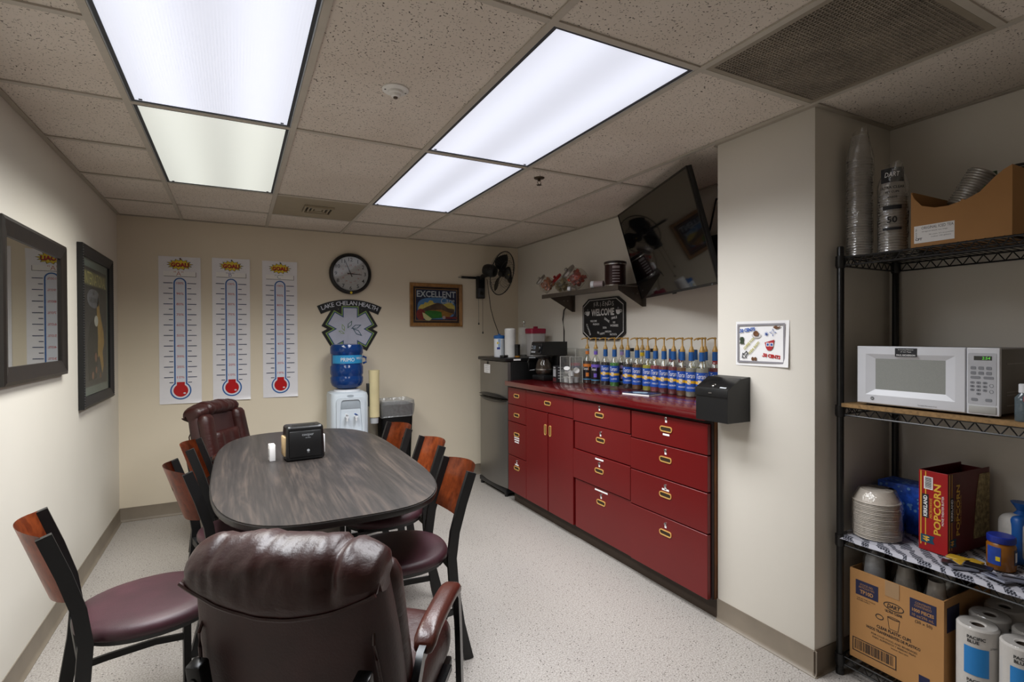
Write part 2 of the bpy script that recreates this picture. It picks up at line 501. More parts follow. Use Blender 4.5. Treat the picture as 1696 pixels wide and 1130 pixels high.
# ---- fluorescent troffers
PAN = mat('troffer white steel', 'c9cac8', .4, var=.03); GAP = mat('troffer shadow gap', '3c3f44', .6, var=.05)
def troffer(c_, y0, y1, lens, power, tint, label):
    x0, x1 = GX[c_]+.013, GX[c_+1]-.013
    y0 += .013; y1 -= .013
    cx, cy = (x0+x1)/2, (y0+y1)/2; hx, hy = (x1-x0)/2, (y1-y0)/2
    t = thing('ceiling_light', label, 'ceiling light', (cx, cy, HC), 0, 'fluorescent troffers in the ceiling grid')
    P().box(-hx, hx, -hy, hy, .075, .08).box(-hx, -hx+.002, -hy, hy, .0, .075).box(hx-.002, hx, -hy, hy, 0, .075) \
        .box(-hx, hx, -hy, -hy+.002, 0, .075).box(-hx, hx, hy-.002, hy, 0, .075).obj('housing', PAN, t, smooth=0)
    f = .016
    P().strip(rect(-hx+.004, hx-.004, -hy+.003, hy-.003), rect(-hx+f, hx-f, -hy+.012, hy-.012), .001, .007).obj('door_frame', GAP if power > 18 else PAN, t, smooth=0)
    P().box(-hx+f, hx-f, -hy+.012, hy-.012, .004, .0065).obj('lens', lens, t, smooth=0)
    for s in (-1, 1):
        P().box(s*(hx-f-.02)-.006, s*(hx-f-.02)+.006, hy-.03, hy-.022, .001, .004).obj('latch', GAP, t, smooth=0)
    L = bpy.data.lights.new('tubes', 'AREA'); L.shape = 'RECTANGLE'; L.size = 2*hx-.05; L.size_y = 2*hy-.05
    L.energy = power; L.color = tint; L.spread = math.radians(138)
    lo = bpy.data.objects.new('fluorescent_tubes', L); COL.objects.link(lo); lo.parent = t; lo.location = (0, 0, -.001)
LENS_B = m_lens('lit prismatic lens', 'e9eeff', .80); LENS_G = m_lens('lit lens, older tubes', 'e8ece2', .72)
troffer(1, RW[0], RW[2], LENS_B, TROFFER_W, (.93, .96, 1), 'large fluorescent ceiling light at the top left, nearest of its row')
troffer(1, RW[2], RW[4], LENS_G, TROFFER_W*.8, (1, 1, .94), 'slightly greenish fluorescent ceiling light between the wall posters and the large left light')
troffer(3, RW[0], RW[2], LENS_B, TROFFER_W, (.95, .97, 1), 'long fluorescent ceiling light beside the air grille, right of the smoke detector')
troffer(3, RW[2], RW[4], LENS_B, TROFFER_W*.9, (.95, .98, 1), 'fluorescent ceiling light near the back wall beside the small air vent')

# ---- return air grille (egg-crate) above the column corner
gx0, gx1, gy0, gy1 = GX[4]+.013, GX[5]-.013, RW[-1]+.013, RW[0]-.013
t = thing('air_grille', 'brown square egg-crate return air grille in the ceiling', 'air grille', ((gx0+gx1)/2, (gy0+gy1)/2, HC))
h = (gx1-gx0)/2; hy = (gy1-gy0)/2
GR = mat('dusty brown grille', '9c9182', .7, var=.25, vscale=6)
P().strip(rect(-h, h, -hy, hy), rect(-h+.02, h-.02, -hy+.02, hy-.02), -.001, .01).obj('frame', mat('grille frame enamel', '8f8575', .5), t, smooth=0)
P().box(-h+.01, h-.01, -hy+.01, hy-.01, .03, .034).obj('duct_backing', mat('dark duct', '3b352e', .9), t, smooth=0)
g = P(); n = 44
for i in range(n+1):
    a = -h+.02+(2*h-.04)*i/n; b_ = -hy+.02+(2*hy-.04)*i/n
    g.box(a-.0012, a+.0012, -hy+.02, hy-.02, .001, .012); g.box(-h+.02, h-.02, b_-.0012, b_+.0012, .001, .012)
g = g.obj('egg_crate', GR, t, smooth=0); g['kind'] = 'stuff'

# ---- supply vent in its metal panel
vx, vy = (GX[2]+GX[3])/2, (RW[4]+RW[5])/2
t = thing('air_vent', 'small square supply vent set in a beige metal ceiling panel', 'air vent', (vx, vy, HC))
hx = (GX[3]-GX[2])/2-.012; hy = T2/2-.012
VENTM = mat('beige vent enamel', '9c9079', .45, var=.04)
P().box(-hx, hx, -hy, hy, .003, .006).obj('panel', VENTM, t, smooth=0)
P().box(-.1, .1, -.1, .1, .0015, .0028).obj('throat', mat('vent dark', '141210', .8), t, smooth=0)
for k, r_ in enumerate((.10, .073, .046)):
    P().strip(rect(-r_, r_, -r_, r_), rect(-r_+.012, r_-.012, -r_+.012, r_-.012), -.012+.002*k, .0015).obj('louver', VENTM, t, smooth=0)
P().box(-.024, .024, -.024, .024, -.006, .0015).obj('louver', VENTM, t, smooth=0)

# ---- smoke detector / speaker dome and sprinkler
p = onZ(655, 150, HC)
t = thing('smoke_detector', 'round white detector with a small centre dome on a ceiling tile', 'detector', (p.x, p.y, HC+.0045))
P().lathe([(.05, 0), (.05, -.004), (.046, -.007), (.03, -.008)], 32).obj('plate', WHITE, t)
P().lathe([(.028, -.008), (.027, -.016), (.02, -.019), (.017, -.027), (.012, -.03)], 24).obj('dome', WHITE, t)
P().lathe([(.0085, -.03), (.0085, -.034), (.005, -.036)], 16).obj('sensor', mat('sensor brown', '4a3a2e', .4), t)
for s in (-1, 1):
    P().lathe([(.0035, -.007), (.0035, -.0085)], 10, Matrix.Translation((s*.039, 0, 0))).obj('screw', GAP, t)
p = onZ(893, 296, HC)
t = thing('sprinkler_head', 'small dark pendent fire sprinkler on the ceiling', 'sprinkler', (p.x, p.y, HC+.0045))
BR = mat('tarnished brass', '54473a', .4, metal=.8)
P().lathe([(.032, 0), (.03, -.004), (.012, -.007)], 24).obj('escutcheon', BR, t)
P().lathe([(.009, -.006), (.009, -.018), (.006, -.02)], 12).obj('body', BR, t)
P().tube([(.009, 0, -.018), (.012, 0, -.028), (.004, 0, -.04), (0, 0, -.041)], .0022, 6).tube([(-.009, 0, -.018), (-.012, 0, -.028), (-.004, 0, -.04), (0, 0, -.041)], .0022, 6).obj('yoke', BR, t)
P().lathe([(.015, -.041), (.015, -.043)], 16).obj('deflector', BR, t)
# ================================================================ things on the left wall
FR1 = m_wood('espresso frame wood', '0e0a08', '211913', 5, (8, 1, 8), .4)
def picture_frame(t, w, h, bw, d, m, lip=.012):
    """four mitred rails around a w x h opening, local x right, y up, z out"""
    for k, (a, b) in enumerate((((-w/2, -h/2), (w/2, -h/2)), ((w/2, -h/2), (w/2, h/2)), ((w/2, h/2), (-w/2, h/2)), ((-w/2, h/2), (-w/2, -h/2)))):
        a, b = Vector(a), Vector(b); u = (b-a).normalized(); n = Vector((u.y, -u.x))
        def pt(o, z, e): # o = outward offset
            base = (a if e == 0 else b) + n*o + u*(o if e else -o)
            return (base.x, base.y, z)
        prof = [(0, .002), (0, d*.55), (lip, d*.7), (bw*.55, d*.8), (bw*.8, d), (bw, d*.85), (bw, .002)]
        P().ring([[pt(o, z, 0) for o, z in prof], [pt(o, z, 1) for o, z in prof]]).obj('frame_rail', m, t, smooth=25)
M1 = wall_l((2.625+3.465)/2, (1.222+1.872)/2, XL)
t = thing('wall_mirror', 'rectangular mirror in a wide dark brown wooden frame on the left wall', 'mirror', M=M1)
w_, h_ = .84-.14, .65-.14
picture_frame(t, w_, h_, .07, .03, FR1)
P().box(-w_/2, w_/2, -h_/2, h_/2, .006, .01).obj('mirror_glass', mat('silvered mirror', 'e8ebe8', .015, metal=1, var=0), t, smooth=0)

M2 = wall_l((3.775+4.60)/2, (.995+1.95)/2, XL)
t = thing('framed_poster', 'tall dark vintage cafe poster in a black frame beside the room corner', 'framed poster', M=M2)
w_, h_ = .825-.13, .955-.13
FR2 = mat('black lacquer frame', '0b0b0c', .5, var=.1)
picture_frame(t, w_, h_, .065, .032, FR2)
bd = P()
for k in range(64):
    y = -h_/2-.055+(h_+.11)*k/63
    bd.box(-w_/2-.063, -w_/2-.058, y-.004, y+.004, .027, .032); bd.box(w_/2+.058, w_/2+.063, y-.004, y+.004, .027, .032)
bd.obj('beading', mat('frame bead grey', '3a3a3c', .3), t, smooth=0)
P().box(-w_/2, w_/2, -h_/2, h_/2, .004, .007).obj('mat_board', mat('grey green mat board', '707872', .7), t, smooth=0)
z = .0075
flat('print', rect(-w_/2+.05, w_/2-.05, -h_/2+.05, h_/2-.05), mat('poster night', '2a272a', .5, var=.3, vscale=7), t, z)
flat('print_panel', rect(-w_/2+.055, w_/2-.055, h_/2-.16, h_/2-.07), mat('poster olive', '5e5a40', .5), t, z+.0006)
text('INTERNATIONAL', mat('poster cream', 'd0c07c', .6), t, 0, h_/2-.115, z+.0014, w=w_-.14, h=.075)
flat('print_cloud', circ(-.06, h_/2-.235, .16, 20, .06), mat('poster haze', '6e6c74', .6, var=.3, vscale=20), t, z+.0006)
texts([('1896', -.06, h_/2-.205, z+.0014, None, .018), ('CAFE EXPRESS', -.06, h_/2-.245, z+.0014, .24, .03)], INK, t)
flat('print_figure', [(.02, .12), (.07, .22), (.1, .1), (.2, -.02), (.22, -.1), (.17, -.16), (.2, -.25), (.16, -.3), (.08, -.18), (.03, -.2), (.05, -.06)], mat('poster ochre', 'b0883f', .6, var=.2), t, z+.0006)
flat('print_hat', circ(.0, .04, .05, 18, .035), mat('poster white', 'c9c4bb', .6), t, z+.0012)
flat('print_coat', [(-.16, .02), (-.05, .06), (.02, .0), (.04, -.2), (-.0, -.32), (-.2, -.33), (-.22, -.1)], mat('poster black', '100f12', .6), t, z+.0009)
for q in ((-.02, -.19, .03), (-.01, -.27, .022), (-.1, -.3, .025), (.1, -.31, .02)):
    flat('print_hand', circ(q[0], q[1], q[2], 12), mat('poster skin', '8a5a42', .6), t, z+.0016)
P().box(-w_/2, w_/2, -h_/2, h_/2, .0125, .014).obj('glazing', film('picture glass', 'f4f6f5', .005, .02, .3), t, smooth=0)

# ================================================================ things on the back wall
GREYSHEET = mat('glossy poster sheet', 'e2e0e4', .3, var=.02)
BLUE = mat('print blue', '1d5a9e', .4, var=0); NAVY = mat('print navy', '1a2a52', .4, var=0)
RED = mat('print red', 'b30f14', .35, var=0); YEL = mat('print yellow', 'd8bc20', .4, var=0); OFFW = mat('print white', 'd5d8e2', .4, var=0)
def goal_poster(x0, x1, z0, z1, letter, lmat, label):
    w, h = x1-x0, z1-z0
    t = thing('goal_poster', label, 'poster', M=wall_b((x0+x1)/2, (z0+z1)/2, YB), group='goal thermometer posters on the back wall')
    sd = rnd.random()*9
    def sh(u, v):
        x = (u-.5)*w; y = (v-.5)*h
        k = .0026+.0006*math.sin(v*19+sd)*math.sin(u*3+sd)+.010*max(0, .02-v)/.02*u+.016*max(0, u-.86)/.14*max(0, v-.9)/.1
        return (x, y, k)
    P().ring([[sh(u/12, v/60) for u in range(13)]+[(x, y, z-.0006) for x, y, z in reversed([sh(u/12, v/60) for u in range(13)])] for v in range(61)]).obj('sheet', GREYSHEET, t, smooth=30)
    Z = .0042
    # starburst and GOAL!
    n = 14; ys = h/2-.062
    st = lambda k: [((.082 if i % 2 == 0 else .060)*k*math.cos(2*PI*i/(2*n)+.1)*(1.06 if i % 4 == 0 else 1), ys+(.042 if i % 2 == 0 else .029)*k*math.sin(2*PI*i/(2*n)+.1)) for i in range(2*n)]
    flat('burst_outline', st(1.08), INK, t, Z); flat('burst', st(.98), YEL, t, Z+.0006)
    text('GOAL!', INK, t, .002, ys-.002, Z+.0011, w=.122, h=.036, bold=.05, name='lettering_shadow')
    text('GOAL!', RED, t, 0, ys, Z+.0017, w=.118, h=.032, bold=.03)
    # name box
    yb = h/2-.135
    flat('name_box_shadow', rect(-.107, .111, yb-.022, yb+.016), INK, t, Z); flat('name_box', rect(-.11, .108, yb-.019, yb+.019), PAPER, t, Z+.0006)
    text(letter, lmat, t, -.008, yb+.003, Z+.0013, h=.034, bold=-.012)
    # thermometer
    yt, ybulb, r = h/2-.175, -h/2+.104, .062
    tw = .034
    def outl(o):
        pts = [((tw+o)*math.cos(a), yt-tw+(tw+o)*math.sin(a)) for a in [PI*i/14 for i in range(15)]]
        a0 = math.acos(min(1, (tw+o)/(r+o)))
        a1 = PI-a0
        pts += [((r+o)*math.cos(a1+(2*PI-(a1-a0))*i/30), ybulb+(r+o)*math.sin(a1+(2*PI-(a1-a0))*i/30)) for i in range(31)]
        return pts
    flat('tube_outline', outl(.0095), BLUE, t, Z); flat('tube', outl(0), OFFW, t, Z+.0006)
    flat('bulb', circ(0, ybulb, r-.012, 32), RED, t, Z+.0012); flat('mercury', rect(-.027, .027, ybulb+.03, ybulb+.067), RED, t, Z+.0011)
    flat('bulb_glint', circ(.025, ybulb-.022, .009, 12, .006), OFFW, t, Z+.0018)
    tk = P(); step = (yt-tw-.0-(ybulb+.105))/9
    items = []
    for k in range(10):
        y = ybulb+.105+step*k
        for s in (-1, 1):
            for yy, l in ((y, .062), (y-step/2, .027)):
                a, b = s*(tw+.015), s*(tw+.015+l)
                tk.prism(rect(min(a, b), max(a, b), yy-.0028, yy+.0028), Z, Z+FLAT)
        items.append(('%d%%' % (10*(k+1)), 0, y, Z+.0013, .05, .018))
    tk.obj('tick_marks', NAVY, t, smooth=0)['kind'] = 'stuff'
    texts(items, RED, t, 'percent_numerals')
    P().lathe([(.004, .003), (.004, .010), (.006, .013), (.005, .016)], 12, Matrix.Translation((.004, h/2-.016, 0))).obj('push_pin', mat('pin purple', '4a1038', .3) if letter == '"A"' else BLACKP, t)
HANDRED = mat('marker red', 'a3341f', .5, var=0); HANDBLUE = mat('marker blue', '28418c', .5, var=0)
goal_poster(-.535, -.25, .882, 2.046, '"A"', HANDRED, 'goal thermometer poster with the red letter A, nearest the left wall')
goal_poster(-.171, .104, .889, 2.055, '"B"', HANDBLUE, 'goal thermometer poster with the blue letter B, middle of three')
goal_poster(.198, .472, .893, 2.055, '"C"', mat('marker teal', '3c7c86', .5, var=0), 'goal thermometer poster nearest the wall clock')

# ---- wall clock
p = onY(580, 454, YB)
t = thing('wall_clock', 'round black-rimmed wall clock above the health logo sign', 'clock', M=wall_b(p.x, p.z, YB))
Rc = .185
P().lathe([(Rc, .002), (Rc, .03), (Rc-.008, .042), (Rc-.022, .046), (Rc-.03, .036), (Rc-.03, .03)], 48, cap=False).obj('rim', BLACKP, t)
P().lathe([(Rc-.004, .002), (Rc-.004, .02)], 48).obj('dial', mat('clock dial', 'c4c6c6', .5, var=0), t)
flat_ = []
its = []; its2 = []
for k in range(1, 13):
    a = PI/2-k*PI/6
    its.append((str(k), .128*math.cos(a), .128*math.sin(a), .0212, None, .034, 0, {'bold': .01})); its2.append((str(k+12), .078*math.cos(a), .078*math.sin(a), .0212, None, .015))
texts(its, INK, t, 'hour_numerals'); texts(its2, HANDRED, t, 'red_numerals')
dt = P()
for k in range(60):
    a = k*PI/30; dt.prism(circ(.098*math.cos(a), .098*math.sin(a), .0018, 5), .021, .0214)
dt.obj('minute_track', HANDRED, t, smooth=0)['kind'] = 'stuff'
def hand(name, ang, l, back, w, z, m):
    a = PI/2-math.radians(ang); M = Matrix.Rotation(a, 4, 'Z')
    P().prism([(-back, -w), (l, -w*.45), (l, w*.45), (-back, w)], z, z+.001, M).obj(name, m, t, smooth=0)
hand('minute_hand', -23, .125, .03, .0045, .026, INK); hand('hour_hand', 93, .098, .03, .0055, .024, INK); hand('second_hand', 250, .08, .04, .0012, .028, HANDRED)
P().lathe([(.007, .022), (.007, .031)], 14).obj('hub', INK, t)
P().prism([(math.cos(PI/2+2*PI*i/6)*.012, -Rc+.012+math.sin(PI/2+2*PI*i/6)*.012) for i in range(6)], .046, .048).obj('sticker', YEL, t, smooth=0)
P().lathe([(Rc-.032, .033), (Rc-.032, .0345)], 40).obj('lens', film('clock lens', 'f8f8f8', .01, .03, .6), t)

# ---- health logo sign
p = onY(580, 545, YB)
t = thing('logo_sign', 'black six-armed star sign with an arched lettered banner', 'sign', M=wall_b(p.x, p.z, YB))
def star(L, w):
    o = []
    for k in range(6):
        a = PI/2+k*PI/3; d = Vector((math.cos(a), math.sin(a))); q = Vector((-d.y, d.x))
        for s in (-1, 1): o.append(tuple(d*L+q*s*w/2))
        b = a+PI/6; o.append((w*math.cos(b), w*math.sin(b)))
    return o
SGN = mat('sign black', '0e0f10', .4, var=.05)
cy = 0
Ms = Matrix.Translation((0, cy, 0))
P().prism(star(.228, .2), .001, .007, Ms).obj('backing', SGN, t, smooth=0)
P().prism(star(.206, .15), .0072, .0082, Ms).obj('green_star', mat('sign green', '7f9c4c', .4), t, smooth=0)
P().prism(star(.197, .133), .0084, .0092, Ms).obj('blue_star', mat('sign blue', '1c3c6e', .4), t, smooth=0)
P().prism(star(.188, .117), .0094, .0102, Ms).obj('pale_star', mat('sign pale grey', 'b6b8c8', .4), t, smooth=0)
# banner: ring sector
Ra, Rb, ca = .657, .580, -.39
arc = lambda r, a0, a1, n: [(r*math.sin(a0+(a1-a0)*i/n), ca+r*math.cos(a0+(a1-a0)*i/n)) for i in range(n+1)]
A = .45
P().prism(arc(Ra, A, -A, 30)+arc(Rb, -A, A, 30), .0012, .0072).obj('banner', SGN, t, smooth=0)
s = 'LAKE CHELAN HEALTH'
wd = {'L': .8, 'A': 1.15, 'K': 1.05, 'E': .9, ' ': .55, 'C': 1.1, 'H': 1.12, 'N': 1.15, 'T': .95}
tot = sum(wd.get(ch, 1) for ch in s); acc = 0; its = []
for ch in s:
    k = wd.get(ch, 1); a = -.41+.82*(acc+k/2)/tot; acc += k
    if ch != ' ':
        rr = (Ra+Rb)/2
        its.append((ch, (rr+.006)*math.sin(a), ca+(rr+.006)*math.cos(a), .0076, None, .038, -a, {'bold': .012}))
texts(its, mat('sign lettering', 'c8cad4', .4, var=0), t)
def leaf(cx, cyy, l, w, a, m):
    d = Vector((math.cos(a), math.sin(a))); q = Vector((-d.y, d.x)); c0 = Vector((cx, cyy+cy))
    pl = lambda k: [tuple(c0-d*l*k+q*w*.35*k), tuple(c0-q*w*k*.75), tuple(c0+d*l*k-q*w*.35*k), tuple(c0+q*w*k*.75)]
    P().strip(pl(1), pl(.68), .0104, .0112).obj('leaf_outline', m, t, smooth=0)
G1, G2, G3 = mat('leaf light green', '7d9a3c', .4), mat('leaf dark green', '2f5a4a', .4), mat('leaf teal', '1f4a5c', .4)
leaf(-.062, .012, .034, .02, 2.1, G1); leaf(-.005, .04, .04, .024, 1.25, G2); leaf(.052, .02, .05, .026, .55, G3); leaf(.062, -.03, .055, .028, -.5, G3); leaf(-.078, -.03, .03, .016, 2.9, G1)

# ---- EXCELLENT Care framed print
p0, p1 = onY(677, 468, YB), onY(766, 541, YB)
cx_, cz_ = (p0.x+p1.x)/2, (p0.z+p1.z)/2
t = thing('framed_print', 'oak-framed fruit crate label print of mountains reading excellent care', 'framed print', M=wall_b(cx_, cz_, YB))
w_, h_ = .47, .35
picture_frame(t, w_, h_, .034, .022, m_wood('honey oak', '6e4a22', 'a3743a', 6, (1, 1, 1), .4), .006)
P().box(-w_/2, w_/2, -h_/2, h_/2, .004, .007).obj('mat_board', mat('maroon mat', '2a0f0c', .6), t, smooth=0)
z = .0075
P().strip(rect(-.215, .215, -.155, .155), rect(-.21, .21, -.15, .15), z, z+.0004).obj('print_border', mat('border orange', 'b07c3e', .5), t, smooth=0)
flat('print', rect(-.21, .21, -.15, .15), mat('print dark blue', '151f45', .5), t, z)
el = lambda k=1: [(x*k, y*k-.035) for x, y in [(math.copysign(abs(math.cos(a))**.6, math.cos(a))*.195, math.copysign(abs(math.sin(a))**.7, math.sin(a))*.105) for a in [2*PI*i/32 for i in range(32)]]]
flat('print_sky', el(), mat('print sky', '4f7fb8', .5, var=.15, vscale=10), t, z+.0006)
def inside(pl): return [(max(-.19, min(.19, x)), y) for x, y in pl]
flat('print_clouds', [(-.185, -.03), (-.16, .0), (-.13, .005), (-.12, .025), (-.09, .02), (-.07, .045), (-.04, .04), (-.03, .02), (.08, .01), (.12, .03), (.16, .02), (.19, -.01), (.19, -.06), (-.185, -.06)], mat('print cloud gold', 'd6bc5c', .5, var=.2, vscale=40), t, z+.0011)
flat('print_mountain', [(-.18, -.06), (-.1, -.02), (-.05, .0), (.01, .022), (.06, .01), (.12, -.03), (.185, -.04), (.185, -.09), (-.18, -.09)], mat('print mountain', '5a4030', .5, var=.4, vscale=30), t, z+.0016)
flat('print_foothill', [(-.17, -.07), (-.05, -.05), (.05, -.045), (.12, -.07), (.17, -.08), (.13, -.12), (-.1, -.12)], mat('print ochre hill', 'a3702c', .5, var=.3, vscale=30), t, z+.0021)
flat('print_orchard', [(-.13, -.07), (-.09, -.055), (0, -.058), (.05, -.07), (.055, -.125), (-.05, -.135), (-.12, -.12)], mat('print orchard', '2f7a26', .5, var=.4, vscale=60), t, z+.0026)
flat('print_apple', [(x*.9, y) for x, y in circ(-.18, -.095, .05, 20, .055)], mat('print apple', '8a2420', .5, var=.25, vscale=20), t, z+.0031)
flat('print_slice', [(-.145, -.075), (-.12, -.085), (-.085, -.11), (-.05, -.135), (-.075, -.155), (-.11, -.15), (-.135, -.125)], mat('print apple flesh', 'd8cf94', .5), t, z+.0036)
flat('print_ribbon', rect(.07, .212, -.135, -.115), mat('print ribbon', '7a1c24', .5), t, z+.0031)
flat('print_seal', circ(.075, -.122, .016, 16), mat('print seal', 'c7a6a0', .5), t, z+.0036)
PW = mat('print lettering', 'c9cdd6', .5, var=0)
text('EXCELLENT', PW, t, .0, .105, z+.002, w=.40, h=.062, bold=.02)
text('Care', PW, t, .115, .045, z+.0034, w=.14, h=.058, shear=.35)
P().box(-w_/2, w_/2, -h_/2, h_/2, .0125, .0137).obj('glazing', film('picture glass', 'f4f6f5', .02, .02, .9), t, smooth=0)

# ---- wall fan
t = thing('wall_fan', 'black oscillating wall fan with a round wire guard in the back corner', 'fan', (2.205, YB, 1.79))
P().box(-.045, .045, -.05, -.002, -.0, .23, .012).obj('wall_bracket', BLACKP, t)
P().box(-.035, .035, -.056, -.05, .015, .105, .004).obj('control_plate', mat('fan grey plate', '3a3c40', .4), t)
P().lathe([(.02, 0), (.02, .014), (.016, .018)], 18, Matrix.Translation((0, -.056, .05)) @ Matrix.Rotation(PI/2, 4, 'X')).obj('speed_knob', BLACKP, t)
P().box(-.2, -.045, -.022, -.002, .20, .222, .003).obj('bracket_arm', BLACK, t)
P().cyl((-.2, -.012, .207), (-.232, -.012, .207), .004).obj('arm_bolt', STEEL, t)
fc = Vector((.115, -.30, .235)); ax = Vector((.53, -.80, -.24)).normalized()
Mf = Matrix.Translation(fc) @ ax.to_track_quat('Z', 'Y').to_matrix().to_4x4()
P().tube([(0, -.03, .2), (0, -.09, .225), fc-ax*.18+Vector((0, 0, -.05)), fc-ax*.16], .022, 12).obj('neck', BLACKP, t)
P().lathe([(.02, -.215), (.05, -.21), (.062, -.18), (.064, -.12), (.05, -.085), (.02, -.08)], 24, Mf).obj('motor', BLACKP, t)
gd = P(); Rg = .215
for k in range(48):
    a = 2*PI*k/48; pts = []
    for f_ in range(9):
        u = f_/8
        r_ = .045+(Rg-.045)*math.sin(u*PI/2); zz = .055*math.cos(u*PI/2)
        pts.append(Mf @ Vector((r_*math.cos(a), r_*math.sin(a), zz)))
    gd.tube(pts, .0009, 4)
    pts = [Mf @ Vector(((.06+(Rg-.06)*math.sin(u*PI/2))*math.cos(a), (.06+(Rg-.06)*math.sin(u*PI/2))*math.sin(a), -.075*math.cos(u*PI/2))) for u in (0, .2, .4, .6, .8, 1)]
    gd.tube(pts, .0009, 4)
gd = gd.obj('guard_wires', BLACK, t); gd['kind'] = 'stuff'
rg = P()
for r_, zz, th in ((Rg, 0, .005), (.13, .044, .0016), (.13, -.062, .0016)):
    rg.tube([Mf @ Vector((r_*math.cos(2*PI*i/40), r_*math.sin(2*PI*i/40), zz)) for i in range(40)], th, 6, True)
rg.obj('guard_ring', BLACK, t)
P().lathe([(.046, .05), (.046, .06), (.03, .064)], 24, Mf).obj('badge', BLACKP, t)
P().lathe([(.006, .0645), (.006, .0655)], 12, Mf @ Matrix.Translation((.012, 0, 0))).obj('badge_dot', YEL, t)
for k in range(3):
    def bl(u, v):
        a = 2*PI*k/3+(v-.5)*(.5+.75*math.sin(u*PI*.8+.3)); r_ = .03+u*.16
        return (r_*math.cos(a), r_*math.sin(a), (v-.5)*-.05)
    P().surf(bl, 8, 6, Mf).obj('blade', mat('smoked fan blade', '1a1a1c', .25), t, solid=.002)
P().lathe([(.034, -.03), (.034, .02), (.02, .03)], 20, Mf).obj('blade_hub', BLACKP, t)
for dx, zb in ((-.03, -.25), (.015, -.34)):
    c = P().cyl((dx, -.05, .0), (dx, -.05, zb), .0016, seg=6).obj('pull_cord', BLACK, t)
    P().lathe([(.004, -.016), (.008, -.01), (.005, .004), (.002, .008)], 10, Matrix.Translation((dx, -.05, zb))).obj('cord_knob', BLACKP, c)
P().tube([(.06, -.06, .2), (.07, -.08, .05), (.1, -.06, -.1), (.15, -.03, -.22), (.2, -.02, -.33), (.23, -.016, -.45)], .0035, 6).obj('power_cord', BLACK, t)
# ================================================================ table and chairs
t = thing('dining_table', 'long boat-shaped break room table with dark grey wood-grain top', 'table', (.365, 2.965, 0))
def sup(a, b, n=3.4, k=72):
    o = []
    for i in range(k):
        q = 2*PI*i/k; c, s = math.cos(q), math.sin(q)
        o.append((a*math.copysign(abs(c)**(2/n), c), b*math.copysign(abs(s)**(2/n), s)))
    return o
TOPW = m_wood('grey driftwood laminate', '1b1817', '493f39', 1.7, (6, .6, 6), .4, mid='2d2826')
loops = [[(x, y, z) for x, y in sup(.478+d, 1.012+d)] for z, d in ((.716, -.022), (.724, -.004), (.738, 0), (.746, -.0015), (.75, -.006))]
P().ring(loops[:4], cap0=True, cap1=True).obj('edge_band', mat('dark table edge', '1b1817', .35), t, smooth=50)
P().prism(sup(.4715, 1.0055), .7455, .7502).obj('table_top', TOPW, t, smooth=0)
LEGM = mat('grey metal table leg', '8d8882', .38, metal=.7, var=.08)
for y in (-.36, .40):
    c = P().box(-.06, .06, y-.04, y+.04, .03, .70, .006).obj('column', LEGM, t)
    P().box(-.33, .33, y-.035, y+.035, 0, .03, .008).obj('foot', LEGM, t)
    P().box(-.30, .30, y-.03, y+.03, .70, .716).obj('top_bracket', BLACK, t)

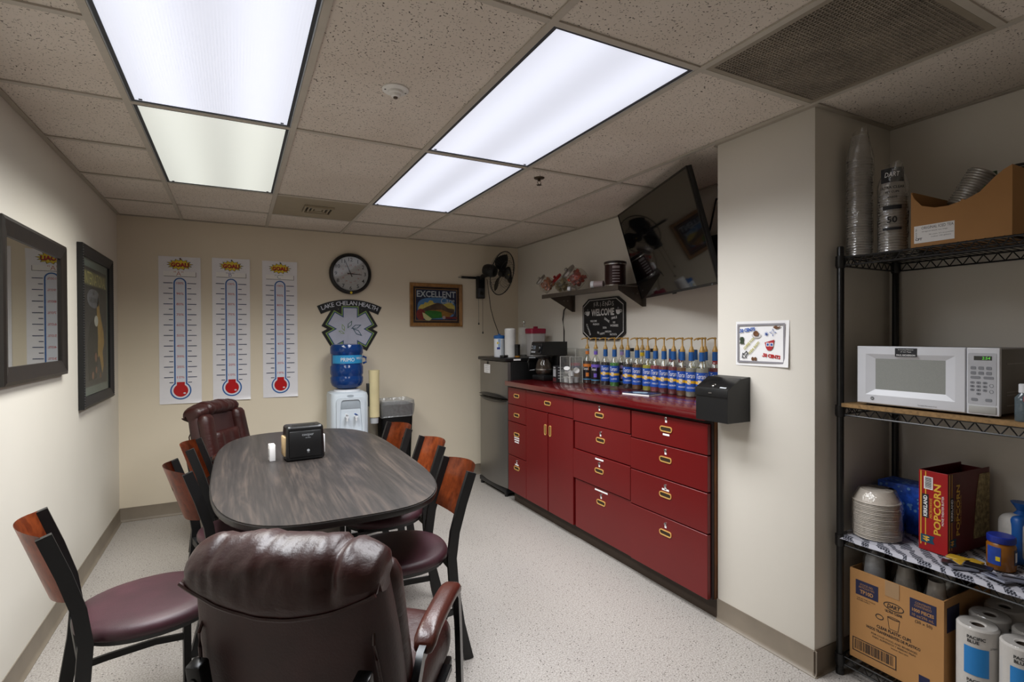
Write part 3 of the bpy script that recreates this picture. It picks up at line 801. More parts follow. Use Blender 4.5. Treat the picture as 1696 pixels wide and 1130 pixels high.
VINYL = m_leather('burgundy vinyl', '3a1c24', .46, 400, .12)
CHWOOD = m_wood('cherry plywood', '4e1c0d', '8f4420', 4, (1.2, 5, 1.2), .28, .25)
CHBACK = mat('cherry plywood edge', '97542f', .35)
def make_chair():
    t = thing('cafe_chair', '', 'chair')
    sec = [(-.011, -.02), (.011, -.02), (.011, .02), (-.011, .02)]
    for s in (-1, 1):
        pts = [(-.265, s*.175, .0), (-.225, s*.175, .16), (-.198, s*.173, .34), (-.19, s*.172, .45), (-.205, s*.17, .56), (-.24, s*.168, .68), (-.285, s*.167, .81)]
        P().sweep(pts, [(a, b) for a, b in sec], up=(1, 0, 0)).obj('back_post', BLACK, t, smooth=20)
        P().sweep([(.15, s*.165, .42), (.152, s*.172, 0)], [(-.013, -.013), (.013, -.013), (.013, .013), (-.013, .013)], up=(1, 0, 0)).obj('leg', BLACK, t, smooth=0)
        P().sweep([(-.212, s*.172, .22), (-.1, s*.19, .215), (.05, s*.195, .21), (.151, s*.168, .205)], [(-.006, -.012), (.006, -.012), (.006, .012), (-.006, .012)]).obj('stretcher', BLACK, t, smooth=30)
    def outline(k, n=40):
        o = []
        for i in range(n):
            a = 2*PI*i/n; c, s = math.cos(a), math.sin(a)
            e = 2.5
            o.append((.0+k*.215*math.copysign(abs(c)**(2/e), c), k*(.215-.025*(c < 0)*abs(c))*math.copysign(abs(s)**(2/e), s)))
        return o
    P().ring([[(x, y, .415) for x, y in outline(.93)], [(x, y, .432) for x, y in outline(.95)]]).obj('seat_frame', BLACK, t)
    lv = [(.432, .965), (.438, .995), (.452, 1.0), (.466, .975), (.474, .9), (.478, .7), (.48, .35)]
    P().ring([[(x, y, z) for x, y in outline(k)] for z, k in lv]).obj('seat', VINYL, t, smooth=60)
    P().sweep([(-.2, -.165, .40), (-.2, .165, .40)], [(-.01, -.015), (.01, -.015), (.01, .015), (-.01, .015)]).obj('rear_rail', BLACK, t, smooth=0)
    # curved plywood back with a small oval hand hole
    n = 48; b = P(); rings = []
    def surf(y, z):
        return Vector((-.222-(z-.60)*.33-.058*(1-(y/.165)**2), y, z))
    for tt in (0, .18, .45, .75, 1):
        lp = []
        for i in range(n):
            a = 2*PI*i/n; c, s = math.cos(a), math.sin(a)
            hy, hz = .026*c, .715+.013*s
            m = max(abs(c), abs(s)); oy, oz = .163*c/m, s/m
            zb = .59+.02*(1-(oy/.163)**2)*-1; zt = .81+.008*(1-(oy/.163)**2)
            oz = (zb+zt)/2+oz*(zt-zb)/2
            lp.append(surf(hy+(oy-hy)*tt, hz+(oz-hz)*tt))
        rings.append(lp)
    b.ring(rings, True, False, False)
    b.obj('backrest', CHWOOD, t, smooth=40, solid=.013)
    for s in (-1, 1):
        P().box(-.012, .012, -.013, .013, 0, .006, M=Matrix.Translation((.152, s*.172, 0))).obj('glide', BLACKP, t, smooth=0)
    return t
ch0 = make_chair()
def put(first, mx, my, ang, label, group):
    """mx,my: midpoint of the tops of the two back posts; ang: facing (degrees)"""
    a = math.radians(ang); x, y = mx+.285*math.cos(a), my+.285*math.sin(a)
    if first: ch0.location = (x, y, 0); ch0.rotation_euler = (0, 0, a); ch0['label'] = label; ch0['group'] = group; return ch0
    return dup(ch0, (x, y, 0), a, label, group)
GC = 'burgundy-seated cafe chairs around the table'
c1 = put(True, -.56, 2.20, 15.5, 'cafe chair standing alone by the left wall with a tag on its seat', GC)
put(False, -.235, 2.86, 14, 'cafe chair on the left of the table, between the lone chair and the far one', GC)
put(False, -.215, 3.43, -3, 'cafe chair on the left of the table next to the far leather armchair', GC)
put(False, .915, 2.29, 178, 'cafe chair on the right of the table nearest the camera', GC)
put(False, .985, 2.87, 180, 'middle cafe chair of the three on the right of the table', GC)
put(False, .965, 3.48, 187, 'cafe chair on the right of the table in front of the waste bin', GC)
P().box(-.02, .02, -.036, .036, 0, .0008, M=Matrix.Translation((.135, -.055, .4805)) @ Matrix.Rotation(.25, 4, 'Z')).obj('paper_tag', PAPER, c1, smooth=0)
P().box(-.007, .007, .015, .028, 0, .001, M=Matrix.Translation((.135, -.055, .481)) @ Matrix.Rotation(.25, 4, 'Z')).obj('tag_print', RED, c1, smooth=0)

# ---- leather armchairs
LEA = m_leather('oxblood leather', '31120f', .4, 160, .6); LEAB = m_leather('oxblood leather, back panel', '361d1c', .5, 160, .1)
ARMW = m_leather('brown leather arm pad', '431c13', .3, 160, .1)
def make_exec():
    t = thing('leather_armchair', '', 'armchair')
    # seat
    def sf(p):
        return Vector((p.x, p.y, p.z+.02*(1-(p.y/.25)**2)*(p.z > 0)-.012*(p.x < -.1)))
    P().cushion(.255, .228, .07, .06, sf, 10, Matrix.Translation((.03, 0, .43))).obj('seat_cushion', LEA, t, smooth=80)
    P().box(-.2, .24, -.23, .23, .345, .372, .006).obj('seat_pan', BLACKP, t)
    lean = Matrix.Translation((-.215, 0, .42)) @ Matrix.Rotation(-.20, 4, 'Y')
    # back shell, z 0 .. .50 in the leaned frame
    def bf(p):
        z = p.z+.25; w = 1-.10*(z/.5)**2+.03*math.sin(z*6)
        return Vector((p.x-.03*(1-(p.y/.25)**2)*(p.x < 0), p.y*w, z))
    P().cushion(.045, .238, .265, .04, bf, 12, lean).obj('back_shell', LEAB, t, smooth=80)
    # front pads: two bolsters and pleated centre
    for s in (-1, 1):
        P().cushion(.04, .055, .235, .038, lambda p: Vector((p.x+.055, p.y*(1-.1*p.z)+s*(.19-.03*(p.z+.235)), p.z+.235)), 9, lean).obj('side_bolster', LEA, t, smooth=80)
    def pf(p):
        return Vector((p.x+.05+.006*math.cos(p.y*70)*(p.x > 0), p.y, p.z+.17))
    P().cushion(.035, .145, .17, .03, pf, 16, lean).obj('pleated_pad', LEA, t, smooth=80)
    # rolled head cushion: one body that wraps over the top and hangs down behind to a curved seam
    def low(e): return .418+.055*e**2
    def rear(y): return -.057-.03*(1-(y/.25)**2)
    loops = []; n = 56
    for i in range(n+1):
        u = i/n; e = abs(2*u-1); y = (u-.5)*.445
        k = .45+.55*math.sqrt(max(0, 1-e**7))
        cz = .485+.014*(1-e**2); cx = -.006
        cr = .013*math.exp(-((y+.13)/.011)**2)+.004*math.exp(-((y-.15)/.011)**2)
        lp = []
        for q in range(19):
            a = math.radians(-55+235*q/18)
            w = .008*mnoise.noise(Vector((y*17, a*1.1, 1.3)))+.0035*mnoise.noise(Vector((y*48, a*2.4, 5)))
            lp.append((cx+(.08*k-cr+w)*math.cos(a), y, cz+(.056*k-cr+w)*math.sin(a)))
        x0, z0 = lp[-1][0], lp[-1][2]; x1, z1 = rear(y)-.006, min(low(e), z0-.006)
        for q in range(1, 8):
            f = q/7
            w = .003*mnoise.noise(Vector((y*20, f*3, 8)))
            lp.append((x0+(x1-x0)*f-.010*math.sin(f*PI)*(1-e**2)+w, y, z0+(z1-z0)*f))
        lp += [(x1+.010, y, z1-.004), (x1+.025, y, z1+.01), (cx-.03, y, cz-.03), (cx+.01, y, cz-.05)]
        loops.append(lp)
    P().ring(loops, M=lean).obj('head_roll', LEA, t, smooth=70)
    P().tube([lean @ Vector((l[25][0]-.002, l[25][1], l[25][2])) for l in loops], .0045, 6).obj('piping', LEA, t)
    # piping around the back panel
    for s in (-1, 1):
        P().tube([lean @ Vector((-.062+.022*(k/10 > .9), s*(.222-.022*(k/10)**2), .02+.36*k/10)) for k in range(11)], .004, 6).obj('piping', LEA, t)
    STB = mat('black steel tube', '17181a', .25, metal=.3, var=.1)
    for s in (-1, 1):
        y = s*.25
        pts = [(-.30, y, 0), (-.275, y, .2), (-.245, y, .42), (-.215, y, .55), (-.16, y, .612), (-.05, y, .628), (.12, y, .632), (.185, y, .622), (.225, y, .58), (.245, y, .45), (.285, y, .0)]
        P().sweep(pts, [(-.016, -.009), (.016, -.009), (.016, .009), (-.016, .009)], up=(0, 0, 1) if 0 else (0, 1, 0)).obj('arm_frame', STB, t, smooth=40)
        P().cushion(.165, .03, .02, .019, lambda p: Vector((p.x-.0, p.y, p.z-.025*(p.x/.165)**4+.0)), 9, Matrix.Translation((.02, y, .643))).obj('arm_pad', ARMW, t, smooth=80)
        P().box(-.16, .16, min(s*.21, s*.25), max(s*.21, s*.25), .375, .395, .003).obj('side_rail', STB, t)
        # perforated bracket tube that carries the back
        b = P().box(-.115, -.08, s*.19-.018, s*.19+.018, -.20, .30, .006, M=lean).obj('back_bracket', STB, t)
        for zz in (.20, .265):
            P().lathe([(.0085, 0), (.0085, .004)], 12, lean @ Matrix.Translation((-.1145, s*.19, zz)) @ Matrix.Rotation(-PI/2, 4, 'Y')).obj('bolt_hole', BLACK, b)
    return t
e1 = make_exec()
def pute(o, bx, by, ang, label):
    """bx,by: middle of the top of the back"""
    a = math.radians(ang); x, y = bx+.31*math.cos(a), by+.31*math.sin(a)
    g = 'oxblood leather armchairs at the table ends'
    if o: o.location = (x, y, 0); o.rotation_euler = (0, 0, a); o['label'] = label; o['group'] = g
    else: dup(e1, (x, y, 0), a, label, g)
pute(e1, .108, 1.275, 55, 'oxblood leather armchair in the foreground with its back to the camera')
pute(None, -.145, 4.235, -32, 'oxblood leather armchair at the far end of the table below the posters')

# ---- napkin dispenser and things next to it
t = thing('napkin_dispenser', 'black plastic napkin dispenser on the table', 'napkin dispenser', (.318, 3.055, .7505), .08)
NP = mat('black dispenser plastic', '0c0c0d', .28, var=.1)
def npf(p):
    k = 1-.05*(p.z+.09)/.18
    return Vector((p.x*k, p.y*(1-.25*(p.z+.09)/.18), p.z))
P().cushion(.098, .075, .09, .014, npf, 9, Matrix.Translation((0, 0, .092))).obj('housing', NP, t, smooth=50)
P().box(-.082, .082, -.0785, -.07, .012, .15, .006, M=Matrix.Rotation(-.1, 4, 'X')).obj('face_plate', BLACKP, t)
P().box(-.06, .06, -.02, .0, .1812, .1835, .001).obj('top_slot', BLACK, t)
GREYP = mat('grey print', '8b8d90', .5, var=0)
Mn = Matrix.Rotation(-.1, 4, 'X') @ frame((0, -.0787, .08), (1, 0, 0), (0, 0, 1))
text('cooper', GREYP, t, .012, .045, .0004, h=.014, M=Mn); text('ULTRA', GREYP, t, .012, .032, .0004, h=.006, M=Mn)
flat('emblem', circ(.012, -.035, .007, 14), GREYP, t, .0002, Mn); text('napkins', GREYP, t, .012, -.047, .0004, h=.004, M=Mn)
KR = mat('kraft napkin', 'b59a72', .8); 
for s in (-1, 1):
    P().box(s*.092-.012, s*.092+.012, -.045, .045, .025, .125, .003).obj('napkin_stack', KR if s < 0 else PAPER, t)
o = P().box(-.014, .014, -.03, .03, 0, .085, .002).obj('card_pack', PAPER, None, (.318-.155, 3.07, .7505), (0, 0, .08))
tag(o, 'small white card pack standing against the napkin dispenser', 'card pack')
for k in range(5): flat('printed_line', rect(-.02, .02, .02+.009*k, .024+.009*k), GREYP, o, .0002, frame((-.0142, 0, 0), (0, -1, 0), (0, 0, 1)))

# ---- water cooler, bottle, cup tube, bin
COOL = mat('cooler white plastic', 'c6ced6', .35, var=.02)
t = thing('water_cooler', 'white water cooler stand with two taps against the back wall', 'water cooler', (.85, 4.72, 0))
def rb(w, d, r): return rrect(-w, w, -d, d, r, 5)
P().ring([[(x, y, z) for x, y in rb(.155+a, .155+a, .05)] for z, a in ((.0, -.01), (.02, 0), (.9, 0), (.925, -.006), (.938, -.03))]).obj('cabinet', COOL, t, smooth=40)
P().lathe([(.11, .935), (.11, .95), (.095, .955), (.06, .955)], 32).obj('bottle_collar', WHITEP, t)
# recessed dispensing niche: framed by a raised surround
P().strip(rrect(-.115, .115, .56, .895, .03, 5), [(x*(.8 if y > .7 else .95), y) for x, y in rrect(-.1, .1, .585, .875, .03, 5)], .0, .012, frame((0, -.155, 0), (1, 0, 0), (0, 0, 1))).obj('niche_surround', COOL, t, smooth=40)
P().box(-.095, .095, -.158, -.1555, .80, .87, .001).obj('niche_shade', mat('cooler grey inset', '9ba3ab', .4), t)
P().prism(circ(0, .908, .028, 20, .009), 0, .003, frame((0, -.155, 0), (1, 0, 0), (0, 0, 1))).obj('indicator', mat('cooler grey inset', '9ba3ab', .4), t, smooth=0)
for x, c_ in ((-.035, WHITEP), (.04, mat('tap blue', '2a58a8', .35))):
    tp = P().cyl((x, -.155, .735), (x, -.205, .735), .012).cyl((x, -.195, .735), (x, -.195, .70), .010, .008).obj('tap', WHITEP, t)
    P().box(-.007, .007, -.03, .02, 0, .008, .002, M=Matrix.Translation((x, -.2, .748)) @ Matrix.Rotation(-.5, 4, 'X') @ Matrix.Rotation(-.6, 4, 'Z')).obj('tap_lever', c_, tp)
P().box(-.09, .09, -.205, -.155, .585, .60, .004).obj('drip_tray', WHITEP, t)
t = thing('water_bottle', 'large blue water bottle upside down on the water cooler', 'water bottle', (.85, 4.72, .955))
WB = film('blue bottle plastic', '2a62b4', .32, .07, 1.0)
prof = [(.03, -.0), (.08, .006), (.122, .03), (.135, .06), (.137, .1), (.13, .112), (.13, .12), (.137, .135), (.137, .195), (.129, .208), (.129, .218), (.129, .30), (.137, .31), (.137, .36), (.125, .385), (.06, .392)]
P().lathe(prof, 40).obj('bottle_shell', WB, t, smooth=50)
P().lathe([(.02, .006), (.078, .012), (.118, .034), (.128, .1), (.124, .15), (.124, .255)], 32).obj('water', mat('blue tinted water', '123a7c', .08, var=.15, vscale=6), t, smooth=50)
LB = mat('bottle label blue', '2f8fc4', .4, var=.1)
P().ring([[(.1302*math.sin(a), -.1302*math.cos(a), z) for a in [(-1.25+2.5*i/30) for i in range(31)]] for z in (.225, .295)], False, False, False).obj('label', LB, t, smooth=50)
text('PRIMO', PAPER, t, -.015, .258, 0, w=.115, h=.032, bend=.1312); text('WATER', PAPER, t, .1, .268, 0, w=.08, h=.022, bend=.1312)
P().tube([(.132, -.02, .28), (.158, -.03, .27), (.158, -.03, .23), (.134, -.02, .22)], .009, 8).obj('handle', WB, t)

t = thing('cup_dispenser', 'cream tube cup dispenser on the side of the water cooler', 'cup dispenser', (1.066, 4.64, .70))
CRM = mat('aged cream plastic', 'cdbf95', .4, var=.08, vscale=6)
P().lathe([(.038, 0), (.045, .006), (.045, .36), (.047, .39), (.047, .415), (.043, .415), (.043, .37)], 28, cap=False).obj('tube', CRM, t)
P().lathe([(.042, .404), (.040, .412)], 24).obj('cap', mat('dispenser grey cap', '8e8672', .5), t)
P().box(-.063, -.04, -.012, .03, .1, .3, .003).obj('mounting_bracket', BLACKP, t)
P().lathe([(.034, -.05), (.037, 0), (.037, .05)], 20).obj('paper_cup', mat('pale cup paper', 'a9abae', .6), t)

t = thing('waste_bin', 'tall slim black waste bin with a clear liner beside the water cooler', 'waste bin', (1.275, 4.745, 0))
def taper(w0, d0, z0, w1, d1, z1): return [[(x, y, z0) for x, y in rrect(-w0, w0, -d0, d0, .03, 3)], [(x, y, z1) for x, y in rrect(-w1, w1, -d1, d1, .03, 3)]]
P().ring(taper(.115, .09, 0, .145, .115, .80), cap1=False).obj('bin_body', mat('matte black bin', '0f0f10', .5), t, smooth=30, solid=.004)
LIN = film('clear bin liner', 'f0f1f2', .12, .15, 1.8, .8, 25)
lp = []
for z, k in ((.70, 0.0), (.69, .004), (.72, .009), (.79, .013), (.835, .008), (.84, -.004), (.80, -.02), (.60, -.03)):
    lp.append([(x+(k*1.0+.006*mnoise.noise(Vector((x*30, y*30, z*22))))*(1 if x > 0 else -1), y+k*(1 if y > 0 else -1), z+(.035*mnoise.noise(Vector((x*9, y*9, 4))) if z < .73 else .012*mnoise.noise(Vector((x*16, y*16, z))))) for x, y in rrect(-.143, .143, -.113, .113, .03, 6)])
P().ring(lp, True, False, False).obj('liner', LIN, t, smooth=60)
# ================================================================ red cabinets
XD = 2.045                     # plane of the drawer fronts
CR = mat('oxide red laminate', '640c0d', .34, var=.06, vscale=3)
CRTOP = mat('glossy red worktop', '580c10', .2, var=.05, vscale=3, coat=.4)
CARC = mat('dark cabinet carcass', '1f0a08', .6); BRASS = mat('brass pull', 'e0ae62', .3, metal=.35, var=.08); DARKR = mat('pull recess', '2a1c0c', .6, var=.1)
TOE = mat('brown toe kick', '3a2d22', .7, var=.1)
def on_face(y, z, x): return wall_r(y, z, x)
def pull(par, x, y, z, vert=False):
    """recessed oval brass pull on a front; x,y,z local"""
    w, h = (.014, .041) if vert else (.045, .016)
    M = frame((x, y, z), (0, -1, 0), (0, 0, 1))
    p = P().strip(rrect(-w, w, -h, h, min(w, h)*.95, 5), rrect(-w+.006, w-.006, -h+.006, h-.006, min(w, h)*.5, 5), 0, .004, M).obj('pull', BRASS, par, smooth=40)
    P().prism(rrect(-w+.005, w-.005, -h+.005, h-.005, min(w, h)*.5, 5), 0, .0008, M).obj('pull_recess', DARKR, p, smooth=0)
def front(root, ry, y0, y1, z0, z1, name, lock=False, tagz=None, out=0, nopull=False):
    """one drawer or door front between Y y0..y1 and heights z0..z1"""
    d = P().box(-out, .018-out+.006, y0-ry+.0025, y1-ry-.0025, z0+.003, z1-.003, .0018, 1).obj(name, CR, root, smooth=20)
    yc, zc = (y0+y1)/2-ry, (z0+z1)/2
    return d, yc, zc, -out
def cabinet(label, y0, y1, rows):
    ry = (y0+y1)/2
    t = thing('base_cabinet', label, 'cabinet', (XD, ry, 0), 0, 'red base cabinets under the worktop')
    P().box(.025, XR-XD-.004, y0-ry, y1-ry, .10, .985).obj('carcass', CARC, t, smooth=0)
    P().box(.06, .075, y0-ry, y1-ry, 0, .10).obj('toe_kick', TOE, t, smooth=0)
    for (a, b, z0, z1, kind, hz, lock, labels, out) in rows:
        d, yc, zc, x = front(t, ry, a, b, z0, z1, 'door' if kind == 'door' else 'drawer', out=out)
        if kind == 'door': pull(d, x, (a if labels == 'near' else b)-ry+(.03 if labels == 'near' else -.03), hz, True)
        else:
            pull(d, x, yc, hz)
            if lock:
                M = frame((x, yc, hz+lock), (0, -1, 0), (0, 0, 1))
                l = P().lathe([(.0085, 0), (.0085, .004), (.006, .0055)], 16, M).obj('lock', CHROME, d)
                P().box(-.0012, .0012, -.004, .004, .0055, .006, M=M).obj('keyway', BLACK, l, smooth=0)
                P().box(-.007, .007, -.0225, -.010, 0, .0008, M=M).obj('lock_label', PAPER, d, smooth=0)
            for (dz, w) in (labels or []):
                P().box(-w, w, -.005, .005, 0, .0008, M=frame((x, yc, hz+dz), (0, -1, 0), (0, 0, 1))).obj('label_strip', PAPER, d, smooth=0)
    return t
Y0, Y1, Y2, Y3, Y4 = 1.832, 2.409, 3.003, 3.668, 3.98
cabinet('narrow red four-drawer cabinet next to the refrigerator', Y3, Y4, [(Y3, Y4, .835, .98, 'drawer', .913, 0, None, 0), (Y3, Y4, .69, .835, 'drawer', .753, 0, None, 0), (Y3, Y4, .405, .69, 'drawer', .593, 0, [(-.027, .042), (-.045, .042), (-.063, .036)], 0), (Y3, Y4, .10, .405, 'drawer', .315, .06, [(.028, .03)], 0)])
ym = 3.335
cabinet('red cabinet with one drawer above two tall doors', Y2, Y3, [(Y2, Y3, .835, .98, 'drawer', .907, 0, None, 0), (Y2, ym-.004, .10, .835, 'door', .705, 0, 'far', 0), (ym+.004, Y3, .10, .835, 'door', .705, 0, 'near', 0)])
cabinet('red four-drawer cabinet between the double doors and the end drawers', Y1, Y2, [(Y1, Y2, .826, .972, 'drawer', .900, .052, None, .0), (Y1, Y2-.012, .637, .826, 'drawer', .741, .048, None, -.004), (Y1, Y2, .435, .637, 'drawer', .545, .048, [(.072, .042)], .002), (Y1, Y2-.016, .10, .435, 'drawer', .343, .048, [(.072, .066)], -.006)])
c4 = cabinet('wide red four-drawer cabinet at the end beside the column', Y0, Y1, [(Y0+.004, Y1-.006, .813, .972, 'drawer', .902, .058, [(-.03, .024)], 0), (Y0+.004, Y1, .63, .813, 'drawer', .737, .05, None, .001), (Y0+.004, Y1, .425, .63, 'drawer', .546, .05, [(.028, .026)], .002), (Y0+.004, Y1, .10, .425, 'drawer', .34, .05, None, .002)])
P().box(.04, .062, Y0-(Y0+Y1)/2-.003, Y0-(Y0+Y1)/2+.02, .10, .985).obj('end_panel', m_wood('brown end panel', '4a2810', '7a4a20', 5, (1, 1, .3), .4), c4, smooth=0)
o = P().box(2.02, XR-.002, Y0+.002, Y4+.012, .988, 1.028, .003).obj('worktop', CRTOP)
tag(o, 'long glossy red worktop over the drawer cabinets', 'worktop')
CT = 1.0285

# ================================================================ refrigerator
FX, FY0, FY1, FT = 2.075, 4.07, 4.655, 1.215
t = thing('refrigerator', 'stainless two-door refrigerator with black sides in the corner', 'refrigerator', (FX, (FY0+FY1)/2, 0))
hy = (FY1-FY0)/2
FS = mat('fridge stainless', '8d8a86', .36, metal=.85, var=.04, vscale=3, stretch=(1, 1, .1)); FB = mat('fridge black enamel', '09090a', .35, var=.1)
P().box(.05, .555, -hy, hy, .035, FT-.03, .004).obj('body', FB, t)
P().box(-.008, .555, -hy-.004, hy+.004, FT-.03, FT, .008).obj('top_cover', BLACKP, t)
def fdoor(z0, z1):
    n = 14; lp = []
    pts = [(-.012+.05*(((i/n)-.5)*2)**2*.55, -hy+.004+(2*hy-.008)*i/n) for i in range(n+1)]
    ol = pts+[(.046, hy-.004), (.046, -hy+.004)]
    return P().ring([[(x, y, z0) for x, y in ol], [(x, y, z1) for x, y in ol]]).obj('freezer_door' if z0 > .6 else 'fridge_door', FS, t, smooth=30)
d1 = fdoor(.86, FT-.035); d2 = fdoor(.075, .845)
for d, zz, s in ((d1, .862, 1), (d2, .842, -1)):
    P().ring([[(-.014+.05*((y/hy)**2)*.55-q*.022*(1-.3*(y/hy)), y, zz+s*.0) for y in [-hy+.01+(2*hy-.02)*i/12 for i in range(13)]] + [(.01, hy-.01, zz), (.01, -hy+.01, zz)] for q in (1,)] + [[(-.014+.05*((y/hy)**2)*.55-.006, y, zz+s*.028*(1-abs(y/hy)**3)) for y in [-hy+.01+(2*hy-.02)*i/12 for i in range(13)]] + [(.01, hy-.01, zz+s*.001), (.01, -hy+.01, zz+s*.001)]]).obj('door_handle', BLACKP, d, smooth=40)
P().box(.0, .05, -hy+.01, hy-.01, .03, .07, .004).obj('kick_plate', BLACKP, t)
for a, b in ((.02, -hy+.04), (.02, hy-.04), (.5, -hy+.04), (.5, hy-.04)):
    P().lathe([(.018, 0), (.018, .03), (.01, .04)], 12, Matrix.Translation((a, b, 0))).obj('foot', BLACKP, t)
Mf_ = frame((-.0125, .075, 1.108), (0, -1, 0), (0, 0, 1))
P().box(-.062, .062, -.04, .04, -.004, .0012, M=Mf_).obj('notice', PAPER, t, smooth=0)
texts([('PLEASE', 0, .026, .0016, .07, .007), ('CLEAN OUT', 0, .008, .0016, .09, .006), ('YOUR FOOD', 0, -.008, .0016, .09, .006), ('FRIDAY', 0, -.026, .0016, .06, .006)], INK, t).matrix_local = Mf_
P().box(-.012, .012, -.014, .01, 0, .004, .001, M=frame((-.014, .06, FT-.05), (0, -1, 0), (0, 0, 1))).obj('badge', BLACKP, t)
P().box(.07, .14, -hy-.0052, -hy-.004, FT-.022, FT-.008).obj('rating_label', PAPER, t, smooth=0)

# ---- things on the refrigerator
def at_top(u, v, Y, z): p = onY(u, v, Y); return (p.x, Y, z)
x, y, z = at_top(827, 588, 4.40, FT+.0005)
t = thing('wipes_canister', 'white canister of wipes with a blue lid on the refrigerator', 'canister', (x, y, z), .3)
P().lathe([(.048, 0), (.05, .004), (.05, .17)], 28).obj('tub', WHITEP, t)
P().lathe([(.0525, .17), (.0525, .195), (.046, .2), (.012, .202), (.012, .212), (.006, .214)], 28).obj('lid', mat('lid blue', '1f5b9c', .35), t)
for a0, a1, z0, z1, m_ in ((-1.0, -.5, .09, .165, film('label blue pale', '9db7d6', .9)), (-1.2, -.6, .07, .09, mat('label cobalt', '1c2e86', .4)), (-1.2, -.7, .12, .14, YEL), (-.4, .9, .02, .16, mat('label grey', 'b9bdc2', .5))):
    P().ring([[(.0506*math.sin(a0+(a1-a0)*i/8), -.0506*math.cos(a0+(a1-a0)*i/8), zz) for i in range(9)] for zz in (z0, z1)], False, False, False).obj('label', m_, t)
x, y, z = at_top(845, 589, 4.30, FT+.0005)
t = thing('paper_cup_sleeve', 'tall white plastic-wrapped roll standing beside the wipes canister', 'paper roll', (x, y, z))
lp = [[(r_*(1+.05*mnoise.noise(Vector((math.cos(a)*2, math.sin(a)*2, zz*26)))*(zz > .15))*math.cos(a), r_*math.sin(a), zz) for a in [2*PI*i/24 for i in range(24)]] for zz, r_ in [(0, .05)]+[(.01*k, .051) for k in range(1, 26)]+[(.262, .046), (.266, .02)]]
P().ring(lp).obj('wrapped_roll', mat('wrapped white paper', 'd7d5d2', .35, bump=.3, bscale=50), t, smooth=60)
x, y, z = at_top(857, 589, 4.22, FT+.0005)
t = thing('spice_jar', 'small black-lidded seasoning jar on the refrigerator', 'jar', (x, y, z))
P().lathe([(.024, 0), (.025, .004), (.025, .03)], 18).obj('glass', mat('amber seasoning', '9c6a24', .3), t)
P().lathe([(.0255, .014), (.0255, .09)], 18).obj('label', mat('black jar label', '151312', .4, var=.3), t)
P().lathe([(.025, .09), (.026, .092), (.026, .115), (.02, .118)], 18).obj('lid', BLACKP, t)
x, y, z = at_top(868, 586, 4.52, FT+.0005)
t = thing('paper_towel_holder', 'white paper towel roll on a steel holder with a ball finial', 'paper towel holder', (x, y, z))
P().lathe([(.07, 0), (.07, .008), (.01, .012)], 28).obj('base', STEEL, t)
P().lathe([(.02, .012), (.055, .012), (.055, .275), (.02, .275)], 28, cap=False).obj('towel_roll', mat('paper towel', 'd2cec6', .8, bump=.2), t)
P().lathe([(.006, .01), (.006, .30), (.005, .305), (.014, .312), (.018, .325), (.014, .338), (.004, .343)], 18).obj('rod', CHROME, t)
x, y, z = at_top(884, 586, 4.25, FT+.0005)
t = thing('juice_pitcher', 'clear plastic pitcher with a dark pink lid on the refrigerator', 'pitcher', (x+.02, y, z))
P().ring([[(a, b, zz) for a, b in rrect(-w, w, -w*.8, w*.8, .02, 4)] for zz, w in ((0, .062), (.006, .068), (.21, .078), (.235, .078))], cap1=False).obj('jug', film('cloudy jug plastic', 'dedad8', .5, .2), t, smooth=40)
P().ring([[(a, b, zz) for a, b in rrect(-w, w, -w*.8, w*.8, .02, 4)] for zz, w in ((.215, .081), (.255, .083), (.262, .078))]).obj('lid', mat('pitcher lid crimson', '8c1c38', .4), t, smooth=40)
P().box(-.02, .02, -.012, .012, .262, .282, .004).obj('lid_knob', mat('pitcher lid crimson', '8c1c38', .4), t)
o = P().box(-.05, .05, -.02, .02, 0, .022, .003).obj('phone_charger', BLACKP, None, (2.12, 4.2, FT+.0005), (0, 0, .7))
tag(o, 'small flat black gadget on the front edge of the refrigerator', 'gadget')

# ================================================================ things on the worktop
# ---- coffee maker
t = thing('coffee_maker', 'black drip coffee maker with a glass carafe on the red worktop', 'coffee maker', (2.40, 3.885, CT))
P().box(-.12, .12, -.095, .095, 0, .045, .012).obj('base', BLACKP, t)
P().box(.02, .12, -.095, .095, .03, .33, .015).obj('tower', BLACKP, t)
hd = [(-.135, .215), (.12, .215), (.12, .33), (-.10, .33), (-.115, .325)]
P().ring([[(x, y, z) for x, z in hd] for y in (-.10, .10)]).obj('brew_head', BLACKP, t, smooth=20)
Mp = frame((-.127, 0, .27), (0, -1, 0), Vector((.02, 0, .11)).normalized())
cp = P().prism(rrect(-.088, .088, -.045, .048, .01, 3), 0, .003, Mp).obj('control_panel', mat('dark control panel', '1c1d20', .2), t, smooth=0)
for i in range(3):
    P().prism(rrect(-.075+.024*i, -.058+.024*i, -.036, -.022, .003, 2), .003, .005, Mp).obj('button', mat('silver button', 'a9abaf', .3), cp, smooth=0)
for i in range(2): P().prism(rrect(-.078, -.066, -.004+.02*i, .008+.02*i, .003, 2), .003, .005, Mp).obj('button', mat('silver button', 'a9abaf', .3), cp, smooth=0)
P().prism(rrect(-.055, -.012, -.006, .026, .003, 2), .003, .004, Mp).obj('clock_display', mat('grey lcd', '59616a', .15), cp, smooth=0)
P().lathe([(.03, .003), (.03, .010), (.024, .016)], 24, Mp @ Matrix.Translation((.045, 0, 0))).obj('dial', BLACKP, cp)
cf = P().lathe([(.05, .05), (.068, .058), (.074, .09), (.066, .14), (.05, .175), (.05, .185)], 28, Matrix.Translation((-.055, 0, 0)), cap=False).obj('carafe', film('carafe glass', '6a5c50', .25, .03, 1.2), t, smooth=60)
P().lathe([(.05, .183), (.054, .188), (.054, .2), (.02, .205)], 24, Matrix.Translation((-.055, 0, 0))).obj('carafe_lid', BLACKP, cf)
